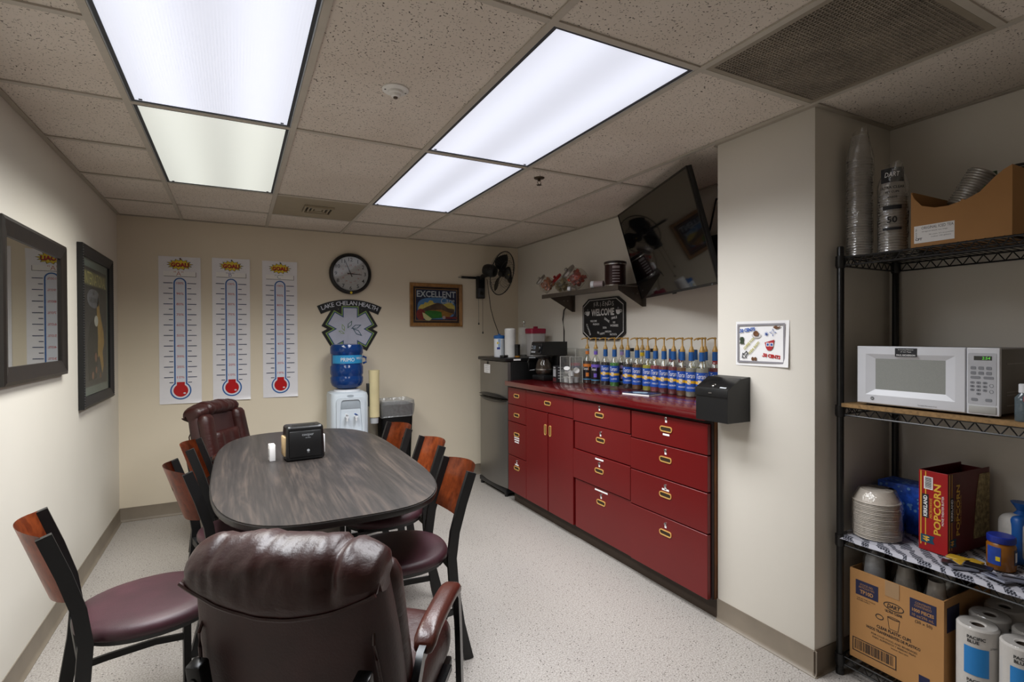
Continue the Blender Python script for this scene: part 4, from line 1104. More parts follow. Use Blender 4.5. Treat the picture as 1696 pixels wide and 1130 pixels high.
P().lathe([(.0755, .088), (.0755, .1)], 28, Matrix.Translation((-.055, 0, 0)), cap=False).obj('carafe_band', STEEL, cf)
P().tube([(-.11, .045, .19), (-.15, .085, .19), (-.16, .09, .15), (-.15, .085, .08), (-.115, .05, .085)], .010, 8).obj('carafe_handle', BLACKP, cf)
P().lathe([(.062, .045), (.062, .05)], 24, Matrix.Translation((-.055, 0, 0))).obj('hot_plate', BLACK, t)

# ---- tea / filter box
p = onZ(920, 634, CT)
t = thing('coffee_box', 'small black carton with white print beside the coffee maker', 'carton', (2.35, 3.64, CT), -.05)
P().box(-.05, .08, -.03, .03, 0, .135, .001).obj('carton', mat('black carton', '1b1a1c', .5), t)
Mx = frame((-.0504, 0, .0675), (0, -1, 0), (0, 0, 1))
flat('print_panel', rect(-.022, .022, -.02, .04), mat('carton grey', '8f8f92', .5), t, 0, Mx); flat('print_base', rect(-.026, .026, -.06, -.03), mat('carton maroon', '4a1a20', .5), t, 0, Mx)
text('DARK', PAPER, t, 0, .053, .0006, w=.034, h=.012, M=Mx)
Mx = frame((.015, -.0304, .0675), (1, 0, 0), (0, 0, 1))
for k in range(5): flat('print_line', rect(-.05, .05-.012*(k % 3), .05-.022*k, .058-.022*k), mat('carton grey', '8f8f92', .5), t, 0, Mx)

# ---- clear organiser with coffee pods
ACR = film('clear acrylic', 'f4f4f2', .06, .03, 1.0)
def organiser(x, y, w, d, h, label, rz=0):
    t = thing('acrylic_organizer', label, 'organizer', (x, y, CT+.0005), rz)
    P().box(-w, w, -d, d, 0, .004).obj('base', ACR, t, smooth=0)
    for n_, b in (('side', (-w, w, -d, -d+.003, .004, h)), ('side', (-w, w, d-.003, d, .004, h)), ('side', (w-.003, w, -d+.003, d-.003, .004, h)), ('front_lip', (-w, -w+.003, -d+.003, d-.003, .004, h*.45))):
        P().box(*b).obj(n_, ACR, t, smooth=0)
    e = P()
    for a, b in ((-w, -d), (-w, d), (w, -d), (w, d)): e.box(a-.0018, a+.0018, b-.0018, b+.0018, .004, h)
    e.box(-w, w, -d-.0015, -d+.0015, h, h+.003); e.box(-w, w, d-.0015, d+.0015, h, h+.003)
    e.obj('polished_edge', mat('acrylic edge', 'c4c2bc', .15), t, smooth=0)
    return t
organiser(2.392, 3.535, .06, .07, .21, 'clear acrylic organizer full of coffee pods')
organiser(2.575, 3.73, .06, .075, .27, 'taller clear acrylic organizer behind the coffee maker')
POD = mat('white pod foil', 'd9dade', .35)
def pod(i, x, y, z, rx, ry, lab):
    t = thing('coffee_pod', lab, 'coffee pod', (x, y, CT+z), 0, 'coffee pods in the acrylic organizer')
    t.rotation_euler = (rx, ry, i)
    P().lathe([(.017, 0), (.019, .03), (.0225, .038), (.0245, .04)], 18, cap=True).obj('cup', POD, t)
    P().lathe([(.0245, .04), (.0245, .042)], 18).obj('lid', mat('pod lid', 'e6e4e2', .4), t)
for i, q in enumerate(((2.405, 3.465, .006, 0, 0), (2.405, 3.535, .006, 0, 0), (2.455, 3.465, .006, 0, 0), (2.455, 3.535, .006, 0, 0), (2.43, 3.5, .052, .25, .1), (2.41, 3.53, .085, .5, .4), (2.445, 3.47, .09, 1.2, .1), (2.44, 3.535, .055, .15, .2), (2.415, 3.465, .055, .1, .3))):
    pod(i, q[0]-.04, q[1]+.035, *q[2:], 'white coffee pod in the clear acrylic organizer')
t = thing('snack_jar', 'small jar with a red and blue lid in front of the orange tub', 'jar', (2.50, 3.63, CT))
P().lathe([(.03, 0), (.035, .005), (.035, .1), (.03, .11)], 20).obj('jar', mat('tan contents', 'a8805a', .4), t)
P().lathe([(.037, .11), (.037, .132)], 20).obj('lid_band', mat('lid navy', '28307a', .4), t); P().lathe([(.042, .132), (.042, .15), (.036, .154)], 20).obj('lid', mat('lid red', 'b02028', .4), t)
t = thing('orange_tub', 'orange drink powder tub with a white lid behind the coffee pods', 'tub', (2.585, 3.56, CT))
P().lathe([(.04, 0), (.042, .004), (.042, .135)], 22).obj('tub', mat('orange tub label', 'a84a18', .45, var=.15), t); P().lathe([(.044, .135), (.044, .155), (.04, .158)], 22).obj('lid', PAPER, t)

# ---- syrup bottles with pumps
GLASS = film('syrup bottle glass', 'eef0ee', .04, .03, 1.0)
GOLD = mat('gold pump plastic', 'a8813c', .35, var=.08); SLV = mat('teal blue sleeve', '17508e', .45, var=.06)
def liquid(name, c): return mat('syrup '+name, c, .1, var=.05)
def bottle(x, y, kind, liq, word, label, group, rz=0, sleeve=True, pump=True, fill=.19, capm=None, red=None):
    t = thing('syrup_bottle', label, 'syrup bottle', (x, y, CT), rz, group)
    P().lathe([(.034, 0), (.0365, .004), (.0365, .165), (.034, .18), (.02, .205), (.0145, .222), (.0135, .275)], 24).obj('glass', GLASS, t, smooth=50)
    P().lathe([(.032, .004), (.0345, .008), (.0345, min(fill, .165))] + ([(.032, .178)] if fill > .17 else []), 20).obj('syrup', liq, t, smooth=50)
    arc = lambda r_, a0, a1, z0, z1, m_, n_: P().ring([[(r_*math.sin(a0+(a1-a0)*i/14), -r_*math.cos(a0+(a1-a0)*i/14), z) for i in range(15)] for z in (z0, z1)], False, False, False).obj(n_, m_, t, smooth=50)
    if kind == 'blue':
        arc(.0369, -1.5, 1.5, .035, .155, mat('label royal blue', '1848a0', .4, var=.03), 'label')
        arc(.0371, -1.5, 1.5, .084, .101, mat('label gold band', 'd9a520', .4), 'label_band')
        arc(.0373, -.55, .05, .078, .108, mat('label emblem', 'c9b8a2', .5, var=.5, vscale=120), 'label_emblem')
        text('Torani', PAPER, t, .0, .132, 0, w=.06, h=.03, bend=.0374, shear=.25)
        text(word, PAPER, t, .004, .058, 0, w=min(.055, .011*len(word)), h=.010, bend=.0374)
    else:
        arc(.0369, -1.7, 1.7, .03, .155, mat('label near black', '141019', .4), 'label')
        mc = mat('label '+kind, {'orange': 'c4702a', 'purple': '6a52b0', 'lilac': 'a089b8', 'yellow': 'd8b51e'}[kind], .4)
        arc(.0371, -1.7, 1.7, .132, .155, mc, 'label_band'); arc(.0371, .25, .4, .105, .132, mc, 'label_drip')
        arc(.0371, -1.7, 1.7, .03, .036, mat('label sky', '4a8fc0', .4), 'label_base')
        arc(.0371, -.25, .4, .055, .085, mc, 'label_fruit')
        text('Torani', PAPER, t, -.012, .118, 0, w=.045, h=.022, bend=.0374, shear=.25)
        P().lathe([(.0155, .232), (.0155, .258)], 18, cap=False).obj('neck_label', mc, t)
        P().lathe([(.015, .258), (.015, .27)], 18, cap=False).obj('neck_band', mat('neck grey', '77808c', .4), t)
    if sleeve: P().lathe([(.0175, .222), (.0165, .282), (.012, .284)], 20).obj('sleeve', SLV, t)
    if red: P().lathe([(.016, .20), (.016, .225)], 18, cap=False).obj('neck_tag', red, t)
    if pump:
        pm = P().lathe([(.017, .276), (.017, .286), (.012, .296), (.009, .308), (.0055, .312), (.0045, .352), (.0075, .354), (.0085, .362), (.004, .366)], 16).obj('pump', GOLD, t, smooth=40)
        P().tube([(0, 0, .359), (-.018, -.006, .361), (-.034, -.012, .357), (-.046, -.016, .349)], .0045, 8).obj('pump_spout', GOLD, pm)
        P().cyl((0, 0, .275), (0, 0, .03), .003, seg=6).obj('dip_tube', mat('dip tube', 'b39a5c', .4), pm)
    elif capm: P().lathe([(.0155, .262), (.0155, .285), (.012, .287)], 16).obj('cap', capm, t)
    return t
def bx(u, X): d = ray(u, 640); return d.y/d.x*X
LQ = dict(brown=liquid('brown', '3a1a0a'), dark=liquid('dark', '170a0c'), green=liquid('green', '2f7a1c'), amber=liquid('amber', '6e4413'), yellow=liquid('yellow', 'a39a1c'), red=liquid('red', '6e1016'), pink=liquid('pink', '8a2430'), clear=liquid('pale', '8f8a7c'))
GB = 'pump syrup bottles in a row on the worktop'
XF = 2.50
row = [(973, 'orange', 'brown', '', 'syrup bottle with a black and orange label, first in the row', 0), (987, 'purple', 'dark', '', 'syrup bottle with a black and violet label, second in the row', 0),
 (1003, 'blue', 'dark', 'CREAM', 'blue-labelled brown syrup bottle between the violet label and the green syrup', 0), (1018, 'blue', 'green', 'LIME', 'blue-labelled syrup bottle of bright green lime syrup', 0),
 (1040, 'blue', 'dark', 'CHERRY', 'blue-labelled dark cherry syrup bottle right of the lilac label', 0), (1055.5, 'blue', 'amber', 'PECAN', 'blue-labelled amber syrup bottle left of the banana bottle', 0),
 (1073, 'blue', 'yellow', 'LEMON', 'blue-labelled syrup bottle of yellow lemon syrup', 0), (1086, 'blue', 'pink', 'MELON', 'blue-labelled melon syrup bottle next to the yellow syrup', 0),
 (1100, 'blue', 'red', 'ORANGE', 'blue-labelled red syrup bottle above the middle of the booklet', 0), (1116, 'blue', 'red', 'BERRY', 'blue-labelled berry syrup bottle right of the booklet', 0),
 (1130.4, 'blue', 'amber', 'MANGO', 'blue-labelled mango syrup bottle, third from the cash box', 0), (1145.4, 'blue', 'clear', 'COCONUT', 'blue-labelled pale coconut syrup bottle, second from the cash box', 0),
 (1163, 'blue', 'clear', 'VANILLA', 'blue-labelled syrup bottle partly hidden behind the cash box', 0)]
for u, k, l, wd_, lab, _ in row:
    X = XF - (.02 if u > 1120 else 0)
    y = bx(u, X); face = math.atan2(-y, -X)+PI/2
    bottle(X, y, k, LQ[l], wd_, lab, GB, face-.15+rnd.uniform(-.1, .1), sleeve=(k == 'blue'))
for u, k, l, wd_, lab in ((1030, 'lilac', 'dark', '', 'syrup bottle with a lilac and black label set slightly back'), (1064, 'yellow', 'amber', '', 'banana syrup bottle with a yellow and black label set slightly back')):
    X = 2.585; y = bx(u, X); bottle(X, y, k, LQ[l], wd_, lab, GB, math.atan2(-y, -X)+PI/2, sleeve=False)
REDC = mat('red neck tag', 'a01c22', .4)
for i, (u, l, lab) in enumerate(((1047, 'red', 'black-capped syrup bottle in the back row'), (1079, 'yellow', 'back-row syrup bottle of yellow syrup without a pump'), (1112, 'red', 'back-row syrup bottle without a pump, behind the berry bottle'), (1128, 'red', 'back-row syrup bottle without a pump, behind the mango bottle'), (1151, 'yellow', 'back-row syrup bottle without a pump, behind the coconut bottle'), (1168, 'clear', 'back-row syrup bottle with a pump at the column end'), (1184.5, 'red', 'back-row syrup bottle with a red neck tag at the column'))):
    X = 2.605; y = bx(u, X)
    bottle(X, y, 'blue', LQ[l], '', lab, 'syrup bottles of the back row', math.atan2(-y, -X)+PI/2, sleeve=i > 1, pump=i in (5, 6), capm=BLACKP, red=REDC if i in (2, 3, 6) else None)
# ---- booklet
t = thing('booklet', 'thin white and dark blue booklet lying on the worktop', 'booklet', (2.30, 2.60, CT+.0005), .25)
P().box(-.07, .07, -.1, .1, 0, .010, .001).obj('pages', PAPER, t, smooth=0)
P().box(-.071, .071, -.101, .101, .010, .0112).obj('cover', mat('booklet cover', '15293a', .25, var=.5, vscale=30), t, smooth=0)
flat('cover_print', circ(0, .01, .045, 16, .05), mat('booklet photo', '8fa6b8', .4, var=.4, vscale=40), t, .0113)

# ================================================================ right wall: shelf, sign, television
SH = mat('dark stainless shelf', '6a625a', .36, metal=.7, var=.08)
t = thing('wall_shelf', 'grey metal wall shelf above the coffee maker', 'wall shelf', (XR, 3.45, 1.765))
P().box(-.275, -.0, -.52, .52, .0, .0025).box(-.277, -.273, -.52, .52, -.032, .0025).box(-.004, -.001, -.52, .52, 0, .035).obj('shelf_board', SH, t, smooth=0)
for y in (.44, -.47):
    br = P().ring([[(-.262, y+s, -.002), (-.262, y+s, -.016), (-.012, y+s, -.145), (-.0, y+s, -.145), (-.0, y+s, -.002)] for s in (-.0015, .0015)]).box(-.006, -.001, y-.03, y+.0015, -.145, -.002).obj('bracket', SH, t, smooth=0)
    for a, b in ((-.10, -.05), (-.06, -.05)):
        P().cyl((a, y-.003, b), (a, y+.003, b), .005, seg=10).obj('rivet', STEEL, br)
SZ = 1.7685
def on_shelf(u, X): d = ray(u, 470); return d.y/d.x*X
CGL = film('candy jar glass', 'f2f0ec', .06, .03, 1.0)
def candy_jar(u, X, lean, rz, candy, lidm, label, sc=1.0):
    """squat glass jar lying tipped forward on the shelf"""
    y = on_shelf(u, X)
    t = thing('candy_jar', label, 'candy jar', (X, y, SZ+.075*sc*abs(math.sin(lean))*.9+.004), rz)
    Mj = Matrix.Rotation(lean, 4, 'Y') @ Matrix.Scale(sc, 4)
    P().lathe([(.045, 0), (.068, .008), (.078, .05), (.076, .085), (.055, .115), (.05, .13)], 28, Mj, cap=False).obj('glass', CGL, t, smooth=50)
    P().lathe([(.054, .128), (.058, .132), (.058, .148), (.05, .152)], 28, Mj).obj('lid', lidm, t, smooth=40)
    P().lathe([(.006, .152), (.013, .16), (.012, .17), (.004, .174)], 14, Mj).obj('lid_knob', lidm, t)
    for i in range(44 if candy else 0):
        r_ = rnd.uniform(0, .055); a = rnd.uniform(0, 2*PI); zz = rnd.uniform(.015, .1); 
        pc = P().cushion(.017, .013, .009, .008, None, 2, Mj @ Matrix.Translation((r_*math.cos(a), r_*math.sin(a), zz)) @ Matrix.Rotation(rnd.uniform(0, 6), 4, 'X') @ Matrix.Rotation(rnd.uniform(0, 6), 4, 'Z')).obj('candy', candy, t)
    return t
CAN = mat('orange foil candy', 'c0401a', .22, metal=.5, var=.3, vscale=60)
candy_jar(914, 2.44, -.9, -.35, mat('orange wafer candy', 'b86a34', .5, var=.3), STEEL, 'tipped candy jar with a steel lid at the end of the wall shelf', .9)
candy_jar(940, 2.57, -.85, -.35, mat('pale wrapped candy', 'a89a72', .4, var=.4), mat('red jar lid', '9c1218', .4), 'tipped candy jar with a red lid on the wall shelf', .95)
candy_jar(966, 2.50, -.9, -.35, CAN, STEEL, 'tipped candy jar full of orange foil candy on the wall shelf', 1.12)
def tube_(u, X, l, r, label, body, rz):
    y = on_shelf(u, X); t = thing('straw_tube', label, 'tube', (X, y, SZ+r+.002), rz)
    P().cyl((-.0, 0, 0), (l, 0, 0), r, seg=20).obj('tube', body, t); P().cyl((-.022, 0, 0), (.002, 0, 0), r*1.08, seg=20).obj('cap', WHITEP, t)
tube_(945, 2.40, .045, .018, 'small white-capped clear tube between the candy jars', CGL, -.9)
tube_(984, 2.415, .075, .026, 'pale pink tube with a white cap lying in front of the coffee can', mat('pale pink tube', 'b5a3a3', .4), -1.0)
X = 2.49; y = on_shelf(1019, X)
t = thing('coffee_can', 'tall brown coffee can with a dark plastic lid on the wall shelf', 'coffee can', (X, y, SZ), -.6)
P().lathe([(.078, 0), (.08, .004), (.08, .012), (.077, .016), (.077, .158), (.08, .162), (.08, .17)], 36).obj('can', mat('brown can print', '2e0d0c', .3, metal=.2, var=.15), t)
for z0, z1 in ((0, .012), (.16, .17)): P().lathe([(.081, z0), (.081, z1)], 36, cap=False).obj('rim', CHROME, t)
P().lathe([(.083, .168), (.083, .182), (.076, .186)], 36).obj('lid', mat('can lid brown', '241412', .35), t)
its = [(.026*math.sin(k), .13-.02*k) for k in range(6)]
for k in range(6):
    a = -.35; P().ring([[(.0775*math.sin(a+.7*i/6), -.0775*math.cos(a+.7*i/6), z) for i in range(7)] for z in (.03+.02*k, .038+.02*k+(.01 if k == 5 else 0))], False, False, False).obj('print_line', mat('can print grey', 'a59a9c', .4), t)
# cord from the shelf down to the coffee maker
pts = [onX(941, 505, XR-.006), onX(934, 514, XR-.008), onX(932, 530, XR-.008), onX(934, 548, XR-.008), onX(934, 566, XR-.008), onX(934, 600, XR-.01)]
tag(P().tube(pts, .005, 8).obj('power_cord', BLACK), 'black power cord hanging down the wall behind the coffee maker', 'cord')

# ---- welcome board
t = thing('welcome_sign', 'black octagonal welcome board with white lettering behind the syrup bottles', 'sign', M=wall_r(3.447, 1.545, XR))
c_ = .085; w_, h_ = .275, .172
oc = lambda k, g=0: [(x, y) for x, y in ((-w_+k+c_, -h_+k), (w_-k-c_, -h_+k), (w_-k, -h_+k+c_*.62), (w_-k, h_-k-c_*.62), (w_-k-c_, h_-k), (-w_+k+c_, h_-k), (-w_+k, h_-k-c_*.62), (-w_+k, -h_+k+c_*.62))]
P().prism(oc(0), .001, .018).obj('board', mat('sign board black', '0c0c0f', .5, var=.1), t, smooth=0)
SW = mat('sign chalk white', 'c5c3c0', .6, var=0)
P().strip(oc(.012), oc(.017), .0182, .0188).obj('border_line', SW, t, smooth=0)
z = .0186
its = [(ch, -.105+.04*i*1.0, .118+(.006 if i % 2 else 0), z, None, .036, .06*(-1)**i) for i, ch in enumerate('FRIENDS')]
its += [('.', -.085+.04*i, .113, z, .006, .006) for i in range(6)]
its += [('WELCOME', .0, .055, z, .30, .058, 0, {'bold': .035})]
for s_, x, y, w, h, r in (('WELCOME', -.12, -.015, .09, .016, 0), ('FRIENDS', -.085, -.042, .085, .016, 0), ('DRINK', .06, -.012, .07, .018, -.45), ('SMILE', .15, .005, .07, .018, .12), ('NO', .15, -.032, .028, .016, 0), ('WORRIES', .15, -.057, .1, .018, 0), ('SODA', .03, -.072, .05, .016, 0), ('HAKUNA', .075, -.104, .08, .016, 0), ('MATATA', .14, -.127, .085, .016, 0), ('BE', -.055, -.112, .025, .016, -.3), ('HAPPY', .0, -.12, .065, .018, .05), ('COFFEE', -.19, -.085, .11, .018, -1.05)):
    its.append((s_, x, y, z, w, h, r, {'bold': .02}))
texts(its, SW, t)
for s in (-1, 1):
    M = Matrix.Translation((s*.2, .055, z))
    P().prism([(-.03, .012), (.03, .012), (.024, -.012), (.012, -.024), (-.012, -.024), (-.024, -.012)], 0, .0005, M).obj('cup_print', SW, t, smooth=0)
    P().strip(circ(s*.033, 0, .012, 12), circ(s*.033, 0, .007, 12), 0, .0005, M).obj('cup_handle_print', SW, t, smooth=0)
    P().prism([(-.014, .018), (0, .036), (.014, .018)], 0, .0005, M).obj('steam_print', mat('sign grey', '75757a', .6), t, smooth=0)

# ---- television on a tilting arm
ya, ti = .365, .283
nrm = Vector((-math.cos(ya)*math.cos(ti), math.sin(ya)*math.cos(ti), -math.sin(ti)))
rt = (-nrm).cross(Vector((0, 0, 1))).normalized(); upv = rt.cross(-nrm).normalized()
if upv.z < 0: upv = -upv
Mt = frame((2.317, 2.45, 1.972), rt, upv)
t = thing('television', 'large black flat television tilted on a wall arm', 'television', M=Mt)
W2, H2 = .55, .3135
P().box(-W2, W2, -H2, H2, -.03, -.003, .004).obj('back_shell', BLACKP, t)
P().strip(rect(-W2, W2, -H2, H2), rect(-W2+.009, W2-.009, -H2+.014, H2-.009), -.004, .004).obj('bezel', mat('bezel gloss black', '0a0a0b', .2, var=0), t, smooth=0)
P().box(-W2+.008, W2-.008, -H2+.013, H2-.008, -.003, .0015).obj('screen', mat('television screen', '08080a', .05, var=0, spec=1, coat=.5), t, smooth=0)
P().box(-.02, .02, -H2-.008, -H2, -.01, .003, .002).obj('sensor', BLACKP, t)
text('LG', GREYP, t, W2-.06, -H2+.006, .0046, h=.007)
P().box(-.2, .2, -.1, .1, -.06, -.03, .008).obj('rear_bulge', BLACKP, t)
arm = P()
Mi = Mt.inverted()
wp = Vector((XR-.004, 2.36, 1.93))
P().tube([Vector((0, 0, -.05)), Mi @ Vector((2.5, 2.42, 1.96)), Mi @ (wp+Vector((-.02, 0, 0)))], .022, 8).obj('mount_arm', BLACK, t)
P().box(XR-.022, XR-.002, 2.24, 2.48, 1.83, 2.03, .003, M=Mi).obj('wall_plate', BLACK, t)
pts = [onX(1172, 395, XR-.012), onX(1178, 370, XR-.012), onX(1186, 330, XR-.01), Vector((XR-.01, 1.86, 2.22)), Vector((XR-.01, 1.85, 2.33))]
tag(P().tube(pts, .006, 8).obj('television_cable', BLACK), 'black cable running up the wall behind the television', 'cord')

# ---- cash box and price flyer on the column
t = thing('cash_box', 'black metal cash box with a sloping lid on the column', 'cash box', M=wall_r(1.731, 1.107, XC))
w_ = .092
pf = [(.001, -.1), (.15, -.1), (.15, .0), (.15, .045), (.145, .05), (.062, .098), (.001, .105)]
P().ring([[(x, y, z) for z, y in pf] for x in (-w_, w_)]).obj('box', mat('black box metal', '0e0e0f', .42, var=.08), t, smooth=15)
P().box(-w_-.002, w_+.002, .015, .055, .146, .154, .002).obj('lid_front', BLACK, t)
Ml = Matrix.Translation((0, .075, .104)) @ Matrix.Rotation(-math.atan2(.083, .048)+.0, 4, 'X')
sl = Vector((0, .048, -.083)).normalized(); Ml = frame((0, .0745, .1045), (1, 0, 0), sl)
P().box(-w_-.002, w_+.002, -.05, .048, 0, .004, .001, M=Ml).obj('lid', mat('black lid metal', '121213', .25, var=.05), t)
P().lathe([(.011, 0), (.011, .006), (.008, .009)], 18, Ml @ Matrix.Translation((-.0, -.03, .004))).obj('lock', CHROME, t)
P().box(.04, .075, -.042, -.034, .004, .005, M=Ml).obj('coin_slot', mat('slot paper', 'b9bcc0', .5), t, smooth=0)
P().box(-.012, .006, .03, .034, .154, .156).obj('hasp', CHROME, t, smooth=0)
pa = [onX(1219, 533, XC), onX(1308, 531, XC), onX(1309, 610, XC), onX(1222, 605, XC)]
t = thing('price_flyer', 'white printed price flyer with a grey border on the column', 'flyer', M=wall_r(1.580, 1.368, XC))
def fl_(u, v): return ((u-.5)*.272, (v-.5)*.204, .0016+.012*max(0, u-.75)**2*6*(1-v)+.004*(1-v)*u)
P().sheet(fl_, 14, 8, .0006).obj('sheet', PAPER, t, smooth=30)
z = .0062
P().strip(rect(-.125, .118, -.088, .09), rect(-.117, .11, -.08, .082), z, z+.0004).obj('border', mat('flyer grey', '8a878c', .6), t, smooth=0)
FB_ = mat('flyer blue', '1f4fa0', .5, var=0); FY = mat('flyer olive', 'a8a020', .5, var=0); FBR = mat('flyer brown', '6a4428', .5, var=.3, vscale=60)
text('.50 CENTS', FB_, t, -.072, .062, z+.0004, w=.085, h=.017, rot=.1, bold=.05)
text('.50 CENTS', RED, t, .052, -.055, z+.0004, w=.09, h=.017, rot=-.12, bold=.05)
text('COFFEE POD?', FY, t, -.062, .0, z+.0004, w=.075, h=.012, rot=.78, bold=.03); text('SODA SHOT?', FY, t, -.035, -.02, z+.0004, w=.075, h=.012, rot=.78, bold=.03)
P().strip([(-.1, -.068), (-.096, -.042), (-.09, -.048), (-.075, -.034), (-.064, -.046), (-.078, -.06), (-.073, -.066)], [(-.096, -.064), (-.094, -.05), (-.09, -.054), (-.076, -.04), (-.07, -.046), (-.083, -.06), (-.08, -.064)], z, z+.0005).obj('arrow', INK, t, smooth=0)
flat('cup_picture', circ(-.025, .045, .014, 16, .013), FBR, t, z); P().strip(circ(-.023, .037, .024, 20, .013), circ(-.023, .039, .02, 20, .01), z, z+.0004).obj('saucer_picture', mat('flyer pale', 'c2bcb8', .5), t, smooth=0)
flat('jar_picture', [(-.112, -.002), (-.088, -.002), (-.092, .012), (-.088, .018), (-.092, .03), (-.108, .03), (-.112, .018), (-.108, .012)], mat('flyer dark green', '33402c', .5, var=.4, vscale=80), t, z)
flat('fries_picture', [(.02, .005), (.068, .018), (.06, -.02), (.05, -.03), (.035, -.03), (.027, -.02)], mat('flyer crimson', 'a8242c', .5), t, z)
for x in (.036, .055): flat('fries_picture_box', rect(x-.008, x+.008, -.012, .004), PAPER, t, z+.0005); flat('fries_picture_eye', rect(x-.005, x+.005, -.009, .001), FB_, t, z+.001)
for q in range(4):
    P().box(-.01, .01, -.001, .001, 0, .0004, M=Matrix.Translation((.028, .043, z)) @ Matrix.Rotation(q*PI/4, 4, 'Z')).obj('snowflake_line', FB_, t, smooth=0)
P().strip([(math.cos(PI*i/4)*(.018 if i % 2 == 0 else .006)+.06, math.sin(PI*i/4)*(.018 if i % 2 == 0 else .006)+.05) for i in range(8)], [(math.cos(PI*i/4)*(.013 if i % 2 == 0 else .005)+.06, math.sin(PI*i/4)*(.013 if i % 2 == 0 else .005)+.05) for i in range(8)], z, z+.0004).obj('sparkle', FB_, t, smooth=0)
flat('bean_picture', [(.06, .073), (.075, .08), (.085, .074), (.1, .077), (.09, .068), (.075, .064)], FBR, t, z)
for x in (-.042, -.028): flat('mug_picture', circ(x, -.07, .007, 10, .009), FBR, t, z)
# ================================================================ black wire shelving in the alcove
SX0, SX1, SY0, SY1 = 2.212, 2.628, .40, 1.296
t = thing('wire_shelving', 'tall black wire shelving unit in the alcove on the right', 'shelving unit', (SX0, SY1, 0))
WB_ = mat('black epoxy wire', '0b0b0c', .38, var=.1)
for x in (0, SX1-SX0):
    for y in (0, SY0-SY1):
        p = P().lathe([(.0135, .02), (.0135, 1.765), (.011, 1.77)], 14, Matrix.Translation((x, y, 0)))
        for k in range(68): p.lathe([(.0139, .03+.0254*k), (.0139, .032+.0254*k)], 10, Matrix.Translation((x, y, 0)), cap=False)
        po = p.obj('post', WB_, t)
        P().lathe([(.016, 0), (.016, .018), (.012, .024)], 14, Matrix.Translation((x, y, 0))).obj('levelling_foot', BLACKP, po)
SHELF = [1.722, 1.108, .572, .078]
for sz in SHELF:
    w = P(); D = SX1-SX0; L = SY1-SY0
    def seg(a, b, r=.0028): w.cyl(a, b, r, seg=6, cap=False)
    for dz in (0, -.032):
        for x in (0, D): seg((x, 0, sz+dz), (x, -L, sz+dz), .0034)
        for y in (0, -L): seg((0, y, sz+dz), (D, y, sz+dz), .0034)
    for x in (0, D):
        n = 20
        for k in range(n):
            a, b = -L*k/n, -L*(k+1)/n; m = (a+b)/2
            seg((x, a, sz), (x, m, sz-.032), .0022); seg((x, m, sz-.032), (x, b, sz), .0022)
    for y in (0, -L):
        n = 9
        for k in range(n):
            a, b = D*k/n, D*(k+1)/n; m = (a+b)/2
            seg((a, y, sz), (m, y, sz-.032), .0022); seg((m, y, sz-.032), (b, y, sz), .0022)
    for k in range(1, 36): seg((0, -L*k/36, sz+.003), (D, -L*k/36, sz+.003), .0018)
    for x in (D*.33, D*.67): seg((x, 0, sz-.002), (x, -L, sz-.002), .0026)
    so = w.obj('wire_shelf', WB_, t)
    for x in (0, D):
        for y in (0, -L): P().lathe([(.0165, sz-.04), (.0195, sz-.03), (.0185, sz+.008)], 14, Matrix.Translation((x, y, 0))).obj('collar', WB_, so)
ZT, ZM, ZC, ZB = [s+.005 for s in SHELF]

# ---- top shelf
BAG = film('clear bag film', 'ffffff', .03, .07, 2.2, 1.0, 26); CUPM = mat('stacked clear plastic', '98928a', .14, var=.1, spec=.9, coat=.6)
def bag(par, r, h, top, ox=0, oy=0, seed=1):
    lp = []
    n = 26
    for zz in [h*k/18 for k in range(19)]:
        f = zz/h
        lp.append([(ox+(r*(1+.06*mnoise.noise(Vector((math.cos(a)*1.5+seed, math.sin(a)*1.5, zz*14))))+(top*max(0, f-.75)/.25*abs(math.cos(a))))*math.cos(a), oy+(r*(1-.55*max(0, f-.8)/.2)*(1+.06*mnoise.noise(Vector((math.cos(a)*2, seed, zz*14)))))*math.sin(a), zz) for a in [2*PI*i/n for i in range(n)]])
    return P().ring(lp, True, True, False).obj('clear_bag', BAG, par, smooth=70)
def cup_sleeve(x, y, n, r, pitch, label, bagh):
    t = thing('cup_sleeve', label, 'cup sleeve', (x, y, ZT), .75)
    c0 = P().lathe([(r*.68, .10), (r*.70, .10), (r*.93, .006), (r, .004), (r*1.02, 0), (r*.98, -.001)], 22, cap=False).obj('cup', CUPM, t, (0, 0, .006))
    for k in range(1, n):
        c = c0.copy(); COL.objects.link(c); c.location = (.0015*math.sin(k), .0015*math.cos(k*1.7), .006+pitch*k)
    bag(t, r*1.09, bagh, .02, seed=n)
    return t
cup_sleeve(2.285, 1.262, 38, .045, .0105, 'tall bagged stack of clear plastic cups on the top shelf', .515)
t = cup_sleeve(2.30, 1.145, 22, .047, .0105, 'shorter bagged stack of clear cups with black print on the top shelf', .345)
rr = .0475*1.12
def arcp(par, r_, a0, a1, z0, z1, m_, n_):
    return P().ring([[(r_*math.sin(a0+(a1-a0)*i/12), -r_*math.cos(a0+(a1-a0)*i/12), z) for i in range(13)] for z in (z0, z1)], False, False, False).obj(n_, m_, par, smooth=50)
gl = P(); 
sl = bpy.data.objects.new('bag_print', None); COL.objects.link(sl); sl.parent = t; sl.rotation_euler = (0, 0, -1.15-.75)
arcp(sl, rr, -.75, .75, .27, .325, INK, 'print_panel'); arcp(sl, rr, -.6, .6, .165, .18, INK, 'print_bar'); arcp(sl, rr, -.6, .6, .085, .095, INK, 'print_bar')
text('DART', PAPER, sl, 0, .30, 0, w=.05, h=.018, bend=rr+.0006, shear=.2)
